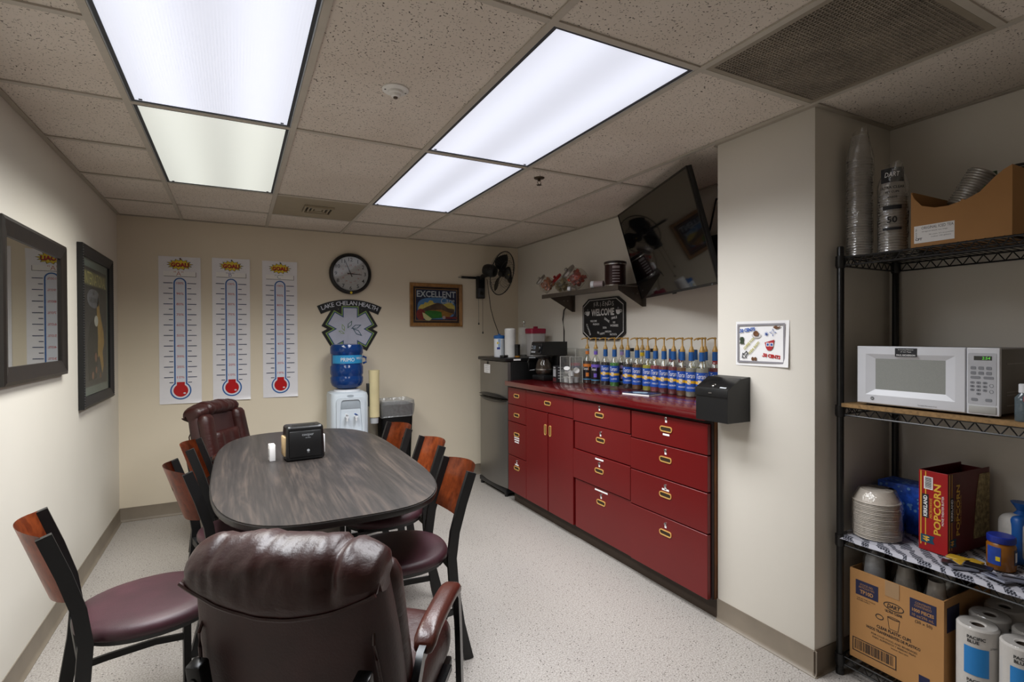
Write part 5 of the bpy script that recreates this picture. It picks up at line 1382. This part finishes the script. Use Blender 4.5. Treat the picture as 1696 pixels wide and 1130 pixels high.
for z_, s_, h_ in ((.25, 'ULTRA CLEAR', .010), (.232, 'PET CUPS', .008), (.212, 'VASOS', .008), (.125, '50', .026)): text(s_, INK, sl, 0, z_, 0, h=h_, bend=rr+.0006, bold=.02)

CARD = mat('brown corrugated card', 'a87a48', .75, var=.07, vscale=4, bump=.1, bscale=20)
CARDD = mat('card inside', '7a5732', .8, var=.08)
t = thing('tea_carton', 'open torn cardboard iced tea carton on the top shelf', 'carton', (2.25, .9125, ZT), 0)
w_ = .146; top = [(-w_, .212), (-w_+.012, .185), (-w_+.035, .155), (-.07, .14), (-.03, .138), (.005, .145), (.012, .153), (.02, .147), (.06, .165), (.1, .205), (.125, .225), (w_, .235)]
Mx = frame((0, 0, 0), (0, -1, 0), (0, 0, 1))
P().ring([[(x, y, z) for x, y in [(-w_, 0), (w_, 0)]+list(reversed(top))] for z in (0, -.004)], M=Mx).obj('torn_front', CARD, t, smooth=0)
P().box(.004, .27, w_-.004, w_, 0, .212).obj('side_panel', CARD, t, smooth=0); P().box(.004, .27, -w_, -w_+.004, 0, .235).obj('side_panel', CARD, t, smooth=0)
P().box(.266, .27, -w_, w_, 0, .21).obj('rear_panel', CARDD, t, smooth=0); P().box(0, .27, -w_, w_, 0, .004).obj('bottom_panel', CARDD, t, smooth=0)
flat('sticker', rect(-.135, -.01, .018, .082), PAPER, t, .0002, Mx)
texts([('ORIGINAL ICED TEA', -.062, .072, .0008, .098, .010), ('BLACK TEA', -.128, .055, .0008, .034, .005, PI/2), ('Original black tea bags', -.07, .058, .0008, .08, .005), ('40 count, 3.5 oz pouches', -.05, .045, .0008, .075, .005), ('makes 120 gallons', -.05, .036, .0008, .06, .005), ('CFT', -.12, .032, .0008, .022, .009, 0, {'bold': .04})], INK, t).matrix_local = Mx
t = thing('bagged_lids', 'clear bag of plastic lids with a green and yellow band in the tea carton', 'bag', (2.37, .955, ZT+.046), .6)
l0 = P().lathe([(.03, 0), (.044, .002), (.046, .006), (.042, .012)], 20, cap=False).obj('lid', CUPM, t, (0, 0, .1), (.5, 0, 0))
for k in range(1, 14):
    c = l0.copy(); COL.objects.link(c); c.location = (0, -.0045*k, .1+.0085*k)
P().cushion(.05, .06, .1, .03, lambda p: Vector((p.x, p.y-.05*(p.z > 0), p.z+.1))*1, 8).obj('clear_bag', BAG, t, smooth=70)
lp = [(-.056+.112*i/10, -.08+.02*math.sin(i), .16+.05*math.sin(i*.5-1.2)) for i in range(11)]
P().sweep(lp, [(-.001, -.014), (.001, -.014), (.001, .014), (-.001, .014)]).obj('printed_band', mat('green yellow band', '2e7a34', .35, var=.9, vscale=45), t)
for k, (x, y, r_, hh) in enumerate(((2.50, 1.105, .042, .2), (2.43, .805, .038, .265), (2.485, .86, .033, .25))):
    o = thing('lid_stack', ['stack of black cup lids behind the short cup sleeve', 'stack of black cup lids standing in the tea carton', 'stack of black cup lids at the back of the tea carton'][k], 'lid stack', (x, y, ZT+(.005 if k else 0)), 0, 'stacks of black lids on the top shelf')
    c0 = P().lathe([(r_*.8, .012), (r_*.86, .012), (r_, 0), (r_*1.02, .003)], 18, cap=False).obj('lid', BLACKP, o)
    for q in range(1, int(hh/.012)):
        c = c0.copy(); COL.objects.link(c); c.location = (0, 0, .012*q)

# ---- microwave shelf
o = P().box(2.195, 2.64, .41, 1.282, ZM-.002, ZM+.013).obj('shelf_board', mat('particle board', '8f7048', .8, var=.3, vscale=90))
tag(o, 'raw particle board sheet lying under the microwave', 'board')
MZ = ZM+.0135
t = thing('microwave', 'white countertop microwave oven on the wire shelving', 'microwave', (2.212, 1.007, MZ+.008), 0)
hw, hh, dp = .2235, .226, .34
MW = mat('microwave white', 'd2d3d8', .35, var=.02)
P().box(.012, dp, -hw+.003, hw-.003, .004, hh-.004, .004).obj('case', mat('microwave grey case', '6e6964', .45, var=.05), t)
Mx = frame((0, 0, 0), (0, -1, 0), (0, 0, 1))     # front, x right, y up, z out
xs = .1335
# door: slab with bevelled well and window
wx0, wx1, wy0, wy1 = -.158, .072, .058, .178
dr = P().box(-hw, xs-.001, 0, hh, -.016, -.0145, M=Mx)
def quad_ring(a, za, b, zb):
    A = [(a[0], a[2], za), (a[1], a[2], za), (a[1], a[3], za), (a[0], a[3], za)]; B = [(b[0], b[2], zb), (b[1], b[2], zb), (b[1], b[3], zb), (b[0], b[3], zb)]
    dr.ring([A, B], True, False, False, Mx)
o1 = (-hw, xs-.001, 0, hh); o2 = (-hw+.004, xs-.003, .004, hh-.004)
well = (wx0-.032, wx1+.032, wy0-.022, wy1+.018); win = (wx0, wx1, wy0, wy1)
quad_ring(o1, -.0145, o1, -.004); quad_ring(o1, -.004, o2, 0); quad_ring(o2, 0, well, .0015); quad_ring(well, .0015, win, -.008)
dr = dr.obj('door', MW, t, smooth=20)
P().box(wx0, wx1, wy0, wy1, -.0085, -.0078, M=Mx).obj('window', mat('microwave mesh window', '8b8d89', .25, var=.05, vscale=300), dr, smooth=0)
P().prism(rrect(-.085, -.012, hh-.038, hh-.006, .001, 1), .0012, .0018, Mx).obj('memorial_sticker', INK, dr, smooth=0)
texts([('In Loving Memory', -.0485, hh-.012, .0022, .05, .005), ('of our Papa', -.0485, hh-.02, .0022, .036, .005), ('PAUL RICHERSON', -.0485, hh-.032, .0022, .062, .006, 0, {'bold': .02})], PAPER, dr).matrix_local = Mx
P().prism(circ(-.165, .022, .0065, 18), .001, .002, Mx).obj('maker_emblem', mat('emblem grey', '55585e', .4), dr, smooth=0)
text('GE', PAPER, dr, -.165, .022, .0023, h=.005, M=Mx); text('Turntable Microwave Oven', INK, dr, .02, .012, .0016, w=.06, h=.004, M=Mx)
pn = P().box(xs+.001, hw, 0, hh, -.016, -.001, .003, M=Mx).obj('control_panel', MW, t, smooth=20)
P().prism(rrect(xs+.006, hw-.008, .035, hh-.018, .004, 3), -.001, .0, Mx).obj('keypad', mat('keypad grey', 'b4b5ba', .4), pn, smooth=0)
P().prism(rect(xs+.022, hw-.02, hh-.042, hh-.028), 0, .0006, Mx).obj('display', mat('dark display', '0c120e', .2, var=0), pn, smooth=0)
text('2:54', mat('green led digits', '57b53a', .4, var=0, emit=.8), pn, xs+.055, hh-.035, .0012, h=.009, M=Mx, shear=.15)
KEY = mat('key grey', '7e8086', .45)
for r_ in range(2):
    for c_ in range(3): P().prism(rrect(xs+.013+.021*c_, xs+.028+.021*c_, hh-.074-.017*r_, hh-.063-.017*r_, .003, 2), 0, .0008, Mx).obj('button', KEY, pn, smooth=0)
for c_ in range(2): P().prism(rrect(xs+.013+.035*c_, xs+.04+.035*c_, hh-.105, hh-.096, .003, 2), 0, .0008, Mx).obj('button', KEY, pn, smooth=0)
its = []
for k in range(10):
    c_, r_ = (k % 3, k//3) if k < 9 else (1, 3)
    x, y = xs+.018+.017*c_, hh-.118-.0125*r_
    P().prism(rrect(x-.006, x+.006, y-.004, y+.004, .003, 2), 0, .0008, Mx).obj('button', KEY, pn, smooth=0)
    its.append((str((k+1) % 10), x, y, .0012, None, .005))
texts(its, INK, pn, 'key_numerals').matrix_local = Mx
for y in (.1, .08): P().strip(circ(hw-.021, y, .006, 14), circ(hw-.021, y, .0045, 14), 0, .0006, Mx).obj('round_key', KEY, pn, smooth=0)
for x in (xs+.024, xs+.062): P().prism(rrect(x-.009, x+.009, .046, .056, .003, 2), 0, .0008, Mx).obj('button', KEY, pn, smooth=0)
P().box(xs+.008, hw-.008, .006, .03, -.002, .0018, .0015, M=Mx).obj('door_release', mat('release button', 'a9a8a4', .4), pn)
for x, y in ((.03, -.19), (.03, .19), (.3, -.19), (.3, .19)):
    P().lathe([(.012, -.008), (.012, .005)], 12, Matrix.Translation((x, y, 0))).obj('foot', BLACKP, t)
sl_ = P()
for k, z_ in enumerate((.17, .075, .065, .03)): sl_.box(.06, .3, -hw+.0018, -hw+.003, z_, z_+.003)
sl_.obj('case_vents', mat('vent line grey', '8e8a84', .5), t, smooth=0)
p = onX(1697, 690, 2.23)
t = thing('sanitizer_bottle', 'small clear bottle with a white cap beside the microwave', 'bottle', (p.x, p.y, MZ), .5)
P().lathe([(.022, 0), (.024, .003), (.024, .075), (.013, .09), (.012, .095)], 20).obj('bottle', film('clear blue plastic', 'b4c8d2', .2, .05), t, smooth=50)
P().lathe([(.0145, .092), (.0145, .118), (.012, .12)], 18).obj('cap', WHITEP, t)
arcp(t, .0245, -1.9, -1.1, .065, .082, mat('label rose', '9a5a62', .4), 'label')

# ---- cloth shelf
o = P()
def cl(u, v):
    x, y = 2.195+.44*u, 1.305-.9*v
    return (x, y, ZC+.0022+.0012*math.sin(v*40+u*9)-(.012*(u < .02)))
o.sheet(cl, 30, 50, .0012)
CLM, nt, b = _new('black and white woven cloth')
tc = nt.nodes.new('ShaderNodeTexCoord'); mp = nt.nodes.new('ShaderNodeMapping'); mp.inputs['Scale'].default_value = (1, 1, 1); mp.inputs['Rotation'].default_value = (0, 0, .785)
nt.links.new(tc.outputs['Object'], mp.inputs[0])
ck = nt.nodes.new('ShaderNodeTexChecker'); ck.inputs['Scale'].default_value = 150; nt.links.new(mp.outputs[0], ck.inputs[0])
wv = nt.nodes.new('ShaderNodeTexWave'); wv.inputs['Scale'].default_value = 7; wv.inputs['Distortion'].default_value = 5; wv.inputs['Detail Scale'].default_value = 2.5; nt.links.new(mp.outputs[0], wv.inputs[0])
r1 = _ramp(nt, wv.outputs[0], [(.42, (0, 0, 0, 1)), (.46, (1, 1, 1, 1))]); r1.color_ramp.interpolation = 'CONSTANT'
mx = nt.nodes.new('ShaderNodeMixRGB'); mx.inputs[2].default_value = lin('aeadb5'); nt.links.new(r1.outputs[0], mx.inputs[0])
ck.inputs[1].default_value = lin('1a1c26'); ck.inputs[2].default_value = lin('8a8a94'); nt.links.new(ck.outputs[0], mx.inputs[1])
nt.links.new(mx.outputs[0], b.inputs['Base Color']); b.inputs['Roughness'].default_value = .9
o = o.obj('shelf_cloth', CLM, smooth=30); tag(o, 'black and white patterned cloth lining the third shelf', 'cloth')
ZK = ZC+.0055
t = thing('bowl_stack', 'bagged stack of white paper bowls on the patterned cloth', 'bowl stack', (2.325, 1.214, ZK), .5)
BW = mat('paper bowl', 'cfc5b8', .7, var=.03)
b0 = P().lathe([(.052, .045), (.055, .045), (.078, .004), (.084, .002), (.086, 0), (.083, -.001)], 30, cap=False).obj('bowl', BW, t, (0, 0, .002))
for k in range(1, 22):
    c = b0.copy(); COL.objects.link(c); c.location = (.001*math.sin(k*2), .001*math.cos(k*3), .002+.0068*k)
P().lathe([(.052, .045), (.03, .0455), (.001, .0455)], 30, cap=False).obj('bowl_base', BW, t, (0, 0, .002+.0068*21))
lp = [[(( .09-.03*max(0, (zz-.14)/.06))*(1+.035*mnoise.noise(Vector((math.cos(a)*2, math.sin(a)*2, zz*20))))*math.cos(a), (.09-.03*max(0, (zz-.14)/.06))*(1+.035*mnoise.noise(Vector((math.cos(a)*2, math.sin(a)*2+7, zz*20))))*math.sin(a), zz) for a in [2*PI*i/30 for i in range(30)]] for zz in (.0, .03, .06, .09, .12, .15, .175, .192)]
P().ring(lp, True, False, True).obj('clear_bag', BAG, t, smooth=70)
DOT = mat('blue carton print', '2450b4', .4, var=.5, vscale=35)
for k, (y, x, hh_) in enumerate(((1.236, 2.485, .19), (1.114, 2.46, .195))):
    t = thing('drink_mix_carton', ['blue dotted carton beside the shelf post, behind the bowls', 'blue dotted carton between the bowls and the popcorn box'][k], 'carton', (x, y, ZK), 0, 'blue dotted cartons on the cloth shelf')
    P().box(0, .12, -.058, .058, 0, hh_, .001).obj('carton', DOT, t)
    PD = mat('pale dot print', '6f9bd0', .4)
    dd = P(); dd2 = P()
    for q in range(16):
        a, c_ = rnd.uniform(-.05, .05), rnd.uniform(hh_*.4, hh_-.01); dd.prism(circ(a, c_, rnd.uniform(.003, .007), 10), .0002, .0006, frame((0, 0, 0), (0, -1, 0), (0, 0, 1)))
        a, c_ = rnd.uniform(.01, .11), rnd.uniform(-.05, .05); dd.prism(circ(a, c_, rnd.uniform(.003, .007), 10), hh_+.0002, hh_+.0006)
    dd.obj('printed_dots', PD, t, smooth=0)
    if k == 1: text('My Club', PAPER, t, .02, hh_*.4, .0008, w=.1, h=.03, rot=-PI/2, M=frame((0, 0, 0), (0, -1, 0), (0, 0, 1)), shear=.2)
t = thing('popcorn_box', 'tall open red popcorn box on the patterned cloth', 'carton', (2.325, 1.018, ZK), -.06)
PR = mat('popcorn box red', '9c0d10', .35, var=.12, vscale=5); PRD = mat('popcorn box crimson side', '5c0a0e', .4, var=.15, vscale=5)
hb = .305
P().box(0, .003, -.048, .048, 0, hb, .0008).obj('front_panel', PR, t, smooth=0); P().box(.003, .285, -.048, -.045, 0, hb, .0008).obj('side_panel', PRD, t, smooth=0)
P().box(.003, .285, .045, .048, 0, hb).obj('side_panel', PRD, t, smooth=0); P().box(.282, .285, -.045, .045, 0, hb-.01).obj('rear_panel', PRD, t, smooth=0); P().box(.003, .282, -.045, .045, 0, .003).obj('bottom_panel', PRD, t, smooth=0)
GLD = mat('popcorn gold', 'd8a838', .4, var=.1); DBL = mat('popcorn label teal', '12455c', .4)
for M_, W_ in ((frame((-.0004, 0, 0), (0, -1, 0), (0, 0, 1)), 'f'), (frame((.05, -.0486, 0), (1, 0, 0), (0, 0, 1)), 's')):
    o_ = 0 if W_ == 'f' else .0
    flat('stripe', rect(-.042, -.038, .02, hb-.003), GLD, t, 0, M_); flat('stripe', rect(-.026, -.0225, .02, hb-.003), GLD, t, 0, M_)
    flat('maker_panel', rect(-.036, -.014, .125, .215), INK, t, .0003, M_)
    text('KIRKLAND', PAPER, t, -.025, .17, .0009, w=.08, h=.013, rot=PI/2, M=M_, bold=.03)
    text('MICROWAVE', GLD, t, -.006, .165, .0009, w=.075, h=.009, rot=PI/2, M=M_)
    text('POPCORN', GLD, t, .015, .165, .0009, w=.19, h=.024, rot=PI/2, M=M_, bold=.03)
    text('MOVIE THEATER BUTTER', PAPER if W_ == 'f' else GLD, t, .033, .165, .0009, w=.11, h=.007, rot=PI/2, M=M_)
    flat('count_panel', [(-.04, .03), (.006, .03), (0, .045), (.006, .06), (-.04, .06)], DBL, t, .0003, M_)
    text('44', GLD, t, -.022, .045, .0009, w=.02, h=.022, rot=PI/2, M=M_, bold=.05)
flat('barcode_panel', rect(-.03, .0, hb-.07, hb-.022), PAPER, t, .0003, frame((-.0004, 0, 0), (0, -1, 0), (0, 0, 1)))
bc = P()
for k in range(14): bc.prism(rect(-.026, -.004, hb-.066+.003*k, hb-.0647+.003*k+rnd.uniform(0, .0008)), .0008, .0011, frame((-.0004, 0, 0), (0, -1, 0), (0, 0, 1)))
bc.obj('barcode', INK, t, smooth=0)
POPM = mat('popcorn print', '9c8a62', .7, var=.6, vscale=70, bump=.8, bscale=80)
P().ring([[(.1, z_) for z_ in ()] or [(.195+.05*math.sin(q), -.0486, z_) for q, z_ in ((0, .06), (1, .06))]] if 0 else [[(.17, -.0488, .04), (.284, -.0488, .04), (.284, -.0488, hb-.02), (.21, -.0488, hb-.02), (.19, -.0488, .2)], [(.17, -.0494, .04), (.284, -.0494, .04), (.284, -.0494, hb-.02), (.21, -.0494, hb-.02), (.19, -.0494, .2)]]).obj('popcorn_picture', POPM, t, smooth=0)
for k in range(5):
    o = P().box(-.06, .06, -.034, .034, 0, .012, .005).obj('popcorn_bag', mat('white popcorn pouch', 'b9b0a0', .7, var=.2), None, (2.36+.05*k, 1.018-.003*k, ZK+.006+.062), (0, PI/2, -.06))
    tag(o, 'flat popcorn pouch standing inside the red popcorn box', 'pouch', 'popcorn pouches inside the red box')
p = onZ(1664, 918, ZK)
t = thing('peanut_butter_jar', 'jar of peanut butter with a blue lid and label on the cloth shelf', 'jar', (2.375, .835, ZK), -1.0)
P().lathe([(.036, 0), (.04, .004), (.04, .085), (.034, .095)], 26).obj('jar', mat('peanut butter', '8a5518', .25, var=.06), t, smooth=50)
P().lathe([(.0385, .095), (.0395, .097), (.0395, .115), (.036, .118)], 26).obj('lid', mat('jar lid blue', '152a86', .35), t)
arcp(t, .0404, -1.3, -.25, .02, .082, mat('jar label blue', '1c3f94', .4, var=.3, vscale=40), 'label'); arcp(t, .0404, .75, 1.5, .025, .078, mat('jar label navy', '1f2448', .4), 'nutrition_label'); arcp(t, .0408, .85, 1.35, .035, .068, PAPER, 'nutrition_panel'); arcp(t, .0408, -.6, -.3, .035, .05, YEL, 'label_dot')
t = thing('bread_bag', 'blue and white bread bag behind the peanut butter jar', 'bag', (2.52, .83, ZK), -.3)
P().cushion(.06, .05, .085, .035, lambda p: Vector((p.x, p.y, p.z+.085)), 8).obj('bag', mat('bread bag white', 'b5b2ae', .45, var=.25, vscale=14), t, smooth=60)
P().cushion(.061, .022, .087, .02, lambda p: Vector((p.x, p.y-.02, p.z+.085)), 8).obj('printed_band', mat('bread bag blue', '1c57a0', .4, var=.1), t, smooth=60)
P().lathe([(.04, .15), (.02, .172), (.012, .182), (.016, .19), (.03, .212)], 14).obj('tied_neck', mat('bread bag blue', '1c57a0', .4, var=.1), t, smooth=60)
PK = [mat('sauce packet black', '16151a', .35), mat('sauce packet yellow', 'b8912c', .35), mat('sauce packet silver', '7d7f8c', .3, metal=.4)]
for k, (x, y, a, m_) in enumerate(((2.27, .925, .4, 0), (2.30, .90, .9, 1), (2.285, .865, .2, 0), (2.33, .905, 1.3, 1), (2.25, .80, -.3, 2), (2.27, .765, .5, 2), (2.255, .895, .7, 2), (2.32, .93, .1, 1))):
    t = thing('condiment_packet', ['black condiment packet lying in front of the red popcorn box', 'small yellow condiment packet beside the red popcorn box', 'grey and black condiment packet lying at the front edge of the cloth shelf'][m_], 'packet', (x, y, ZK+.0005+.0045*(k % 3)), a, 'loose condiment packets')
    P().cushion(.022, .038, .004, .0035, None, 5).obj('packet', PK[m_], t, (0, 0, .004))
    P().box(-.02, .02, .036, .041, .0035, .0045).obj('crimp', PK[2], t, smooth=0)
    if m_ == 2: P().box(-.006, .006, -.03, .03, .0078, .0083).obj('print_bar', INK, t, smooth=0)

# ---- bottom shelf
t = thing('cup_carton', 'large brown cardboard cup carton on the bottom shelf', 'carton', (2.238, 1.108, ZB), 0)
w_, hb, d_ = .163, .365, .36
P().box(0, .004, -w_, w_, 0, hb).obj('front_panel', CARD, t, smooth=0); P().box(.004, d_, -w_, -w_+.004, 0, hb).obj('side_panel', CARD, t, smooth=0)
P().box(.004, d_, w_-.004, w_, 0, hb).obj('side_panel', CARD, t, smooth=0); P().box(d_-.004, d_, -w_, w_, 0, hb).obj('rear_panel', CARDD, t, smooth=0); P().box(.004, d_, -w_+.004, w_-.004, 0, .004).obj('bottom_panel', CARDD, t, smooth=0)
Mx = frame((-.0004, 0, 0), (0, -1, 0), (0, 0, 1)); NV = mat('carton navy', '171a3c', .6)
flat('stock_panel', rect(-.14, -.055, hb-.1, hb-.04), NV, t, 0, Mx); flat('contents_panel', rect(.055, .14, hb-.1, hb-.03), NV, t, 0, Mx)
TAN = mat('carton tan ink', 'a87a48', .7, var=0)
texts([('STOCK NO.', -.098, hb-.055, .0008, .05, .008), ('ARTICULO NO.', -.098, hb-.066, .0008, .06, .008), ('TP10D', -.098, hb-.084, .0008, .05, .016, 0, {'bold': .03}), ('CONTENTS', .098, hb-.042, .0008, .05, .008), ('CONTENIDO', .098, hb-.053, .0008, .055, .008), ('1000 PIECES', .098, hb-.071, .0008, .07, .013, 0, {'bold': .03}), ('10 oz/296 mL', .098, hb-.089, .0008, .07, .010)], TAN, t).matrix_local = Mx
texts([('(20 x 50)', .1, hb-.113, .0006, .055, .014), ('DART', -.0, hb-.095, .0006, .045, .016, 0, {'shear': .2, 'bold': .02}), ('ULTRA CLEAR', .0, hb-.118, .0006, .06, .010, 0, {'bold': .03}), ('CLEAR PLASTIC CUPS', .0, .17, .0006, .12, .012, 0, {'bold': .02}), ('VASOS TRANSPARENTES DE PLASTICO', -.005, .152, .0006, .19, .011, 0, {'bold': .02}), ('FOR COLD FOOD AND BEVERAGES', .0, .133, .0006, .16, .007), ('PARA ALIMENTOS Y BEBIDAS FRIAS', .0, .121, .0006, .15, .007), ('www.dart.biz', .02, .109, .0006, .06, .006), ('USE IN THE STOCK', -.1, hb-.112, .0006, .07, .005), ('ROOM ONLY', -.11, hb-.12, .0006, .05, .005)], INK, t).matrix_local = Mx
P().strip(circ(0, hb-.095, .036, 24, .016), circ(0, hb-.095, .033, 24, .013), 0, .0005, Mx).obj('maker_oval', INK, t, smooth=0)
P().strip([(-.022, hb-.14), (.022, hb-.14), (.016, hb-.185), (-.016, hb-.185)], [(-.0205, hb-.1415), (.0205, hb-.1415), (.0148, hb-.1835), (-.0148, hb-.1835)], 0, .0005, Mx).strip(circ(0, hb-.14, .022, 20, .005), circ(0, hb-.14, .0205, 20, .0035), 0, .0005, Mx).obj('cup_drawing', INK, t, smooth=0)
P().strip(circ(-.05, hb-.155, .015, 20, .011), circ(-.05, hb-.155, .012, 20, .008), 0, .0005, Mx).obj('seal_print', INK, t, smooth=0)
P().strip(rect(-.152, .01, .03, .085), rect(-.149, .007, .033, .082), 0, .0005, Mx).obj('barcode_frame', INK, t, smooth=0)
bc = P(); x = -.143
while x < .0: w1 = rnd.choice((.0012, .002, .003)); bc.prism(rect(x, x+w1, .04, .078), 0, .0005, Mx); x += w1+rnd.choice((.0015, .0025, .0035))
bc.obj('barcode', INK, t, smooth=0)
flat('recycle_panel', rect(.085, .12, .025, .06), NV, t, 0, Mx); flat('tape', rect(-.03, .02, hb-.06, hb), film('packing tape', 'd9b98a', .35, .1), t, .0009, Mx)
flat('side_print', rect(.02, .11, hb-.12, hb-.03), NV, t, 0, frame((0, -w_-.0004, 0), (1, 0, 0), (0, 0, 1)))
t = thing('white_cup_bundle', 'bundle of white foam cups in clear wrap sticking out of the cup carton', 'cup bundle', (2.305, 1.215, ZB+.2), .3)
t.rotation_euler = (.0, .1, .3)
P().lathe([(.03, 0), (.036, .04), (.036, .15), (.033, .2), (.028, .215), (.01, .22)], 24).obj('cups', mat('foam cup white', 'a9aaad', .6), t, smooth=50); bag(t, .042, .25, .01, seed=4)
for k, (x, y, z_, r_) in enumerate(((2.34, 1.115, .30, .052), (2.47, 1.185, .31, .06), (2.325, 1.005, .29, .05), (2.465, 1.04, .3, .06))):
    t = thing('clear_cup_bundle', ['crinkled clear bag of cups in the middle of the carton', 'crinkled clear bag of cups at the rear left of the carton', 'crinkled clear bag of cups at the near right of the carton', 'crinkled clear bag of cups at the rear right of the carton'][k], 'cup bundle', (x, y, ZB+z_-.2), .4*k, 'bags of cups in the carton')
    c0 = P().lathe([(r_*.5, .1), (r_*.7, .012), (r_*.76, 0)], 18, cap=False).obj('cup', CUPM, t, (0, 0, .12))
    for q in range(1, 9):
        c = c0.copy(); COL.objects.link(c); c.location = (0, 0, .12+.011*q)
    bag(t, r_, .27, .015, seed=k+9)

TW = mat('paper towel white', 'cfc9c2', .8, var=.04, bump=.15, bscale=90); TWB = mat('towel wrapper blue', '1773b4', .4, var=.04)
def towel_roll(x, y, label, rz, first=True):
    t = thing('paper_towel_roll', label, 'paper towel roll', (x, y, ZB), rz, 'wrapped paper towel rolls on the bottom shelf')
    r_ = .058
    P().lathe([(.018, .30), (.018, .0), (r_-.004, 0), (r_, .004), (r_, .312), (r_-.006, .318), (.022, .316), (.018, .312)], 34, cap=False).obj('roll', TW, t, smooth=40)
    P().lathe([(.0178, .05), (.0178, .31)], 18, cap=False).obj('core', mat('cardboard core', '4a3c30', .8), t)
    P().lathe([(r_+.001, .003), (r_+.0012, .312), (r_-.004, .32), (.024, .3185)], 34, cap=False).obj('wrapper', film('towel wrapper', 'f2f2f2', .05, .08, 1.0, .4, 30), t, smooth=50)
    for z0 in (.155, -.0):
        arcp(t, r_+.0016, -.8, .35, z0+.005, z0+.10, TWB, 'wrapper_panel') if z0 > 0 else None
    arcp(t, r_+.0016, -.8, .35, .105, .112, PAPER, 'wrapper_panel_edge')
    arcp(t, r_+.0016, -.8, .35, .0, .0999, TWB, 'wrapper_panel')
    text('PACIFIC', INK, t, -.014, .288, 0, w=.05, h=.011, bend=r_+.0022, bold=.03); text('BLUE', INK, t, -.022, .274, 0, w=.032, h=.011, bend=r_+.0022, bold=.03)
    text('27300', INK, t, .036, .262, 0, w=.024, h=.006, bend=r_+.0022); text('PACIFIC', INK, t, -.014, .14, 0, w=.05, h=.011, bend=r_+.0022, bold=.03); text('BLUE', INK, t, -.022, .126, 0, w=.032, h=.011, bend=r_+.0022, bold=.03)
    return t
r0 = towel_roll(2.275, .862, 'wrapped paper towel roll touching the cup carton, front row', -1.05)
dup(r0, (2.262, .738, ZB), -1.0, 'wrapped paper towel roll at the front, cut by the picture edge')
dup(r0, (2.393, .872, ZB), .4, 'wrapped paper towel roll in the second row behind the front one')
dup(r0, (2.384, .748, ZB), 1.4, 'wrapped paper towel roll in the second row at the picture edge')
dup(r0, (2.512, .872, ZB), 2.0, 'wrapped paper towel roll in the back row by the wall')
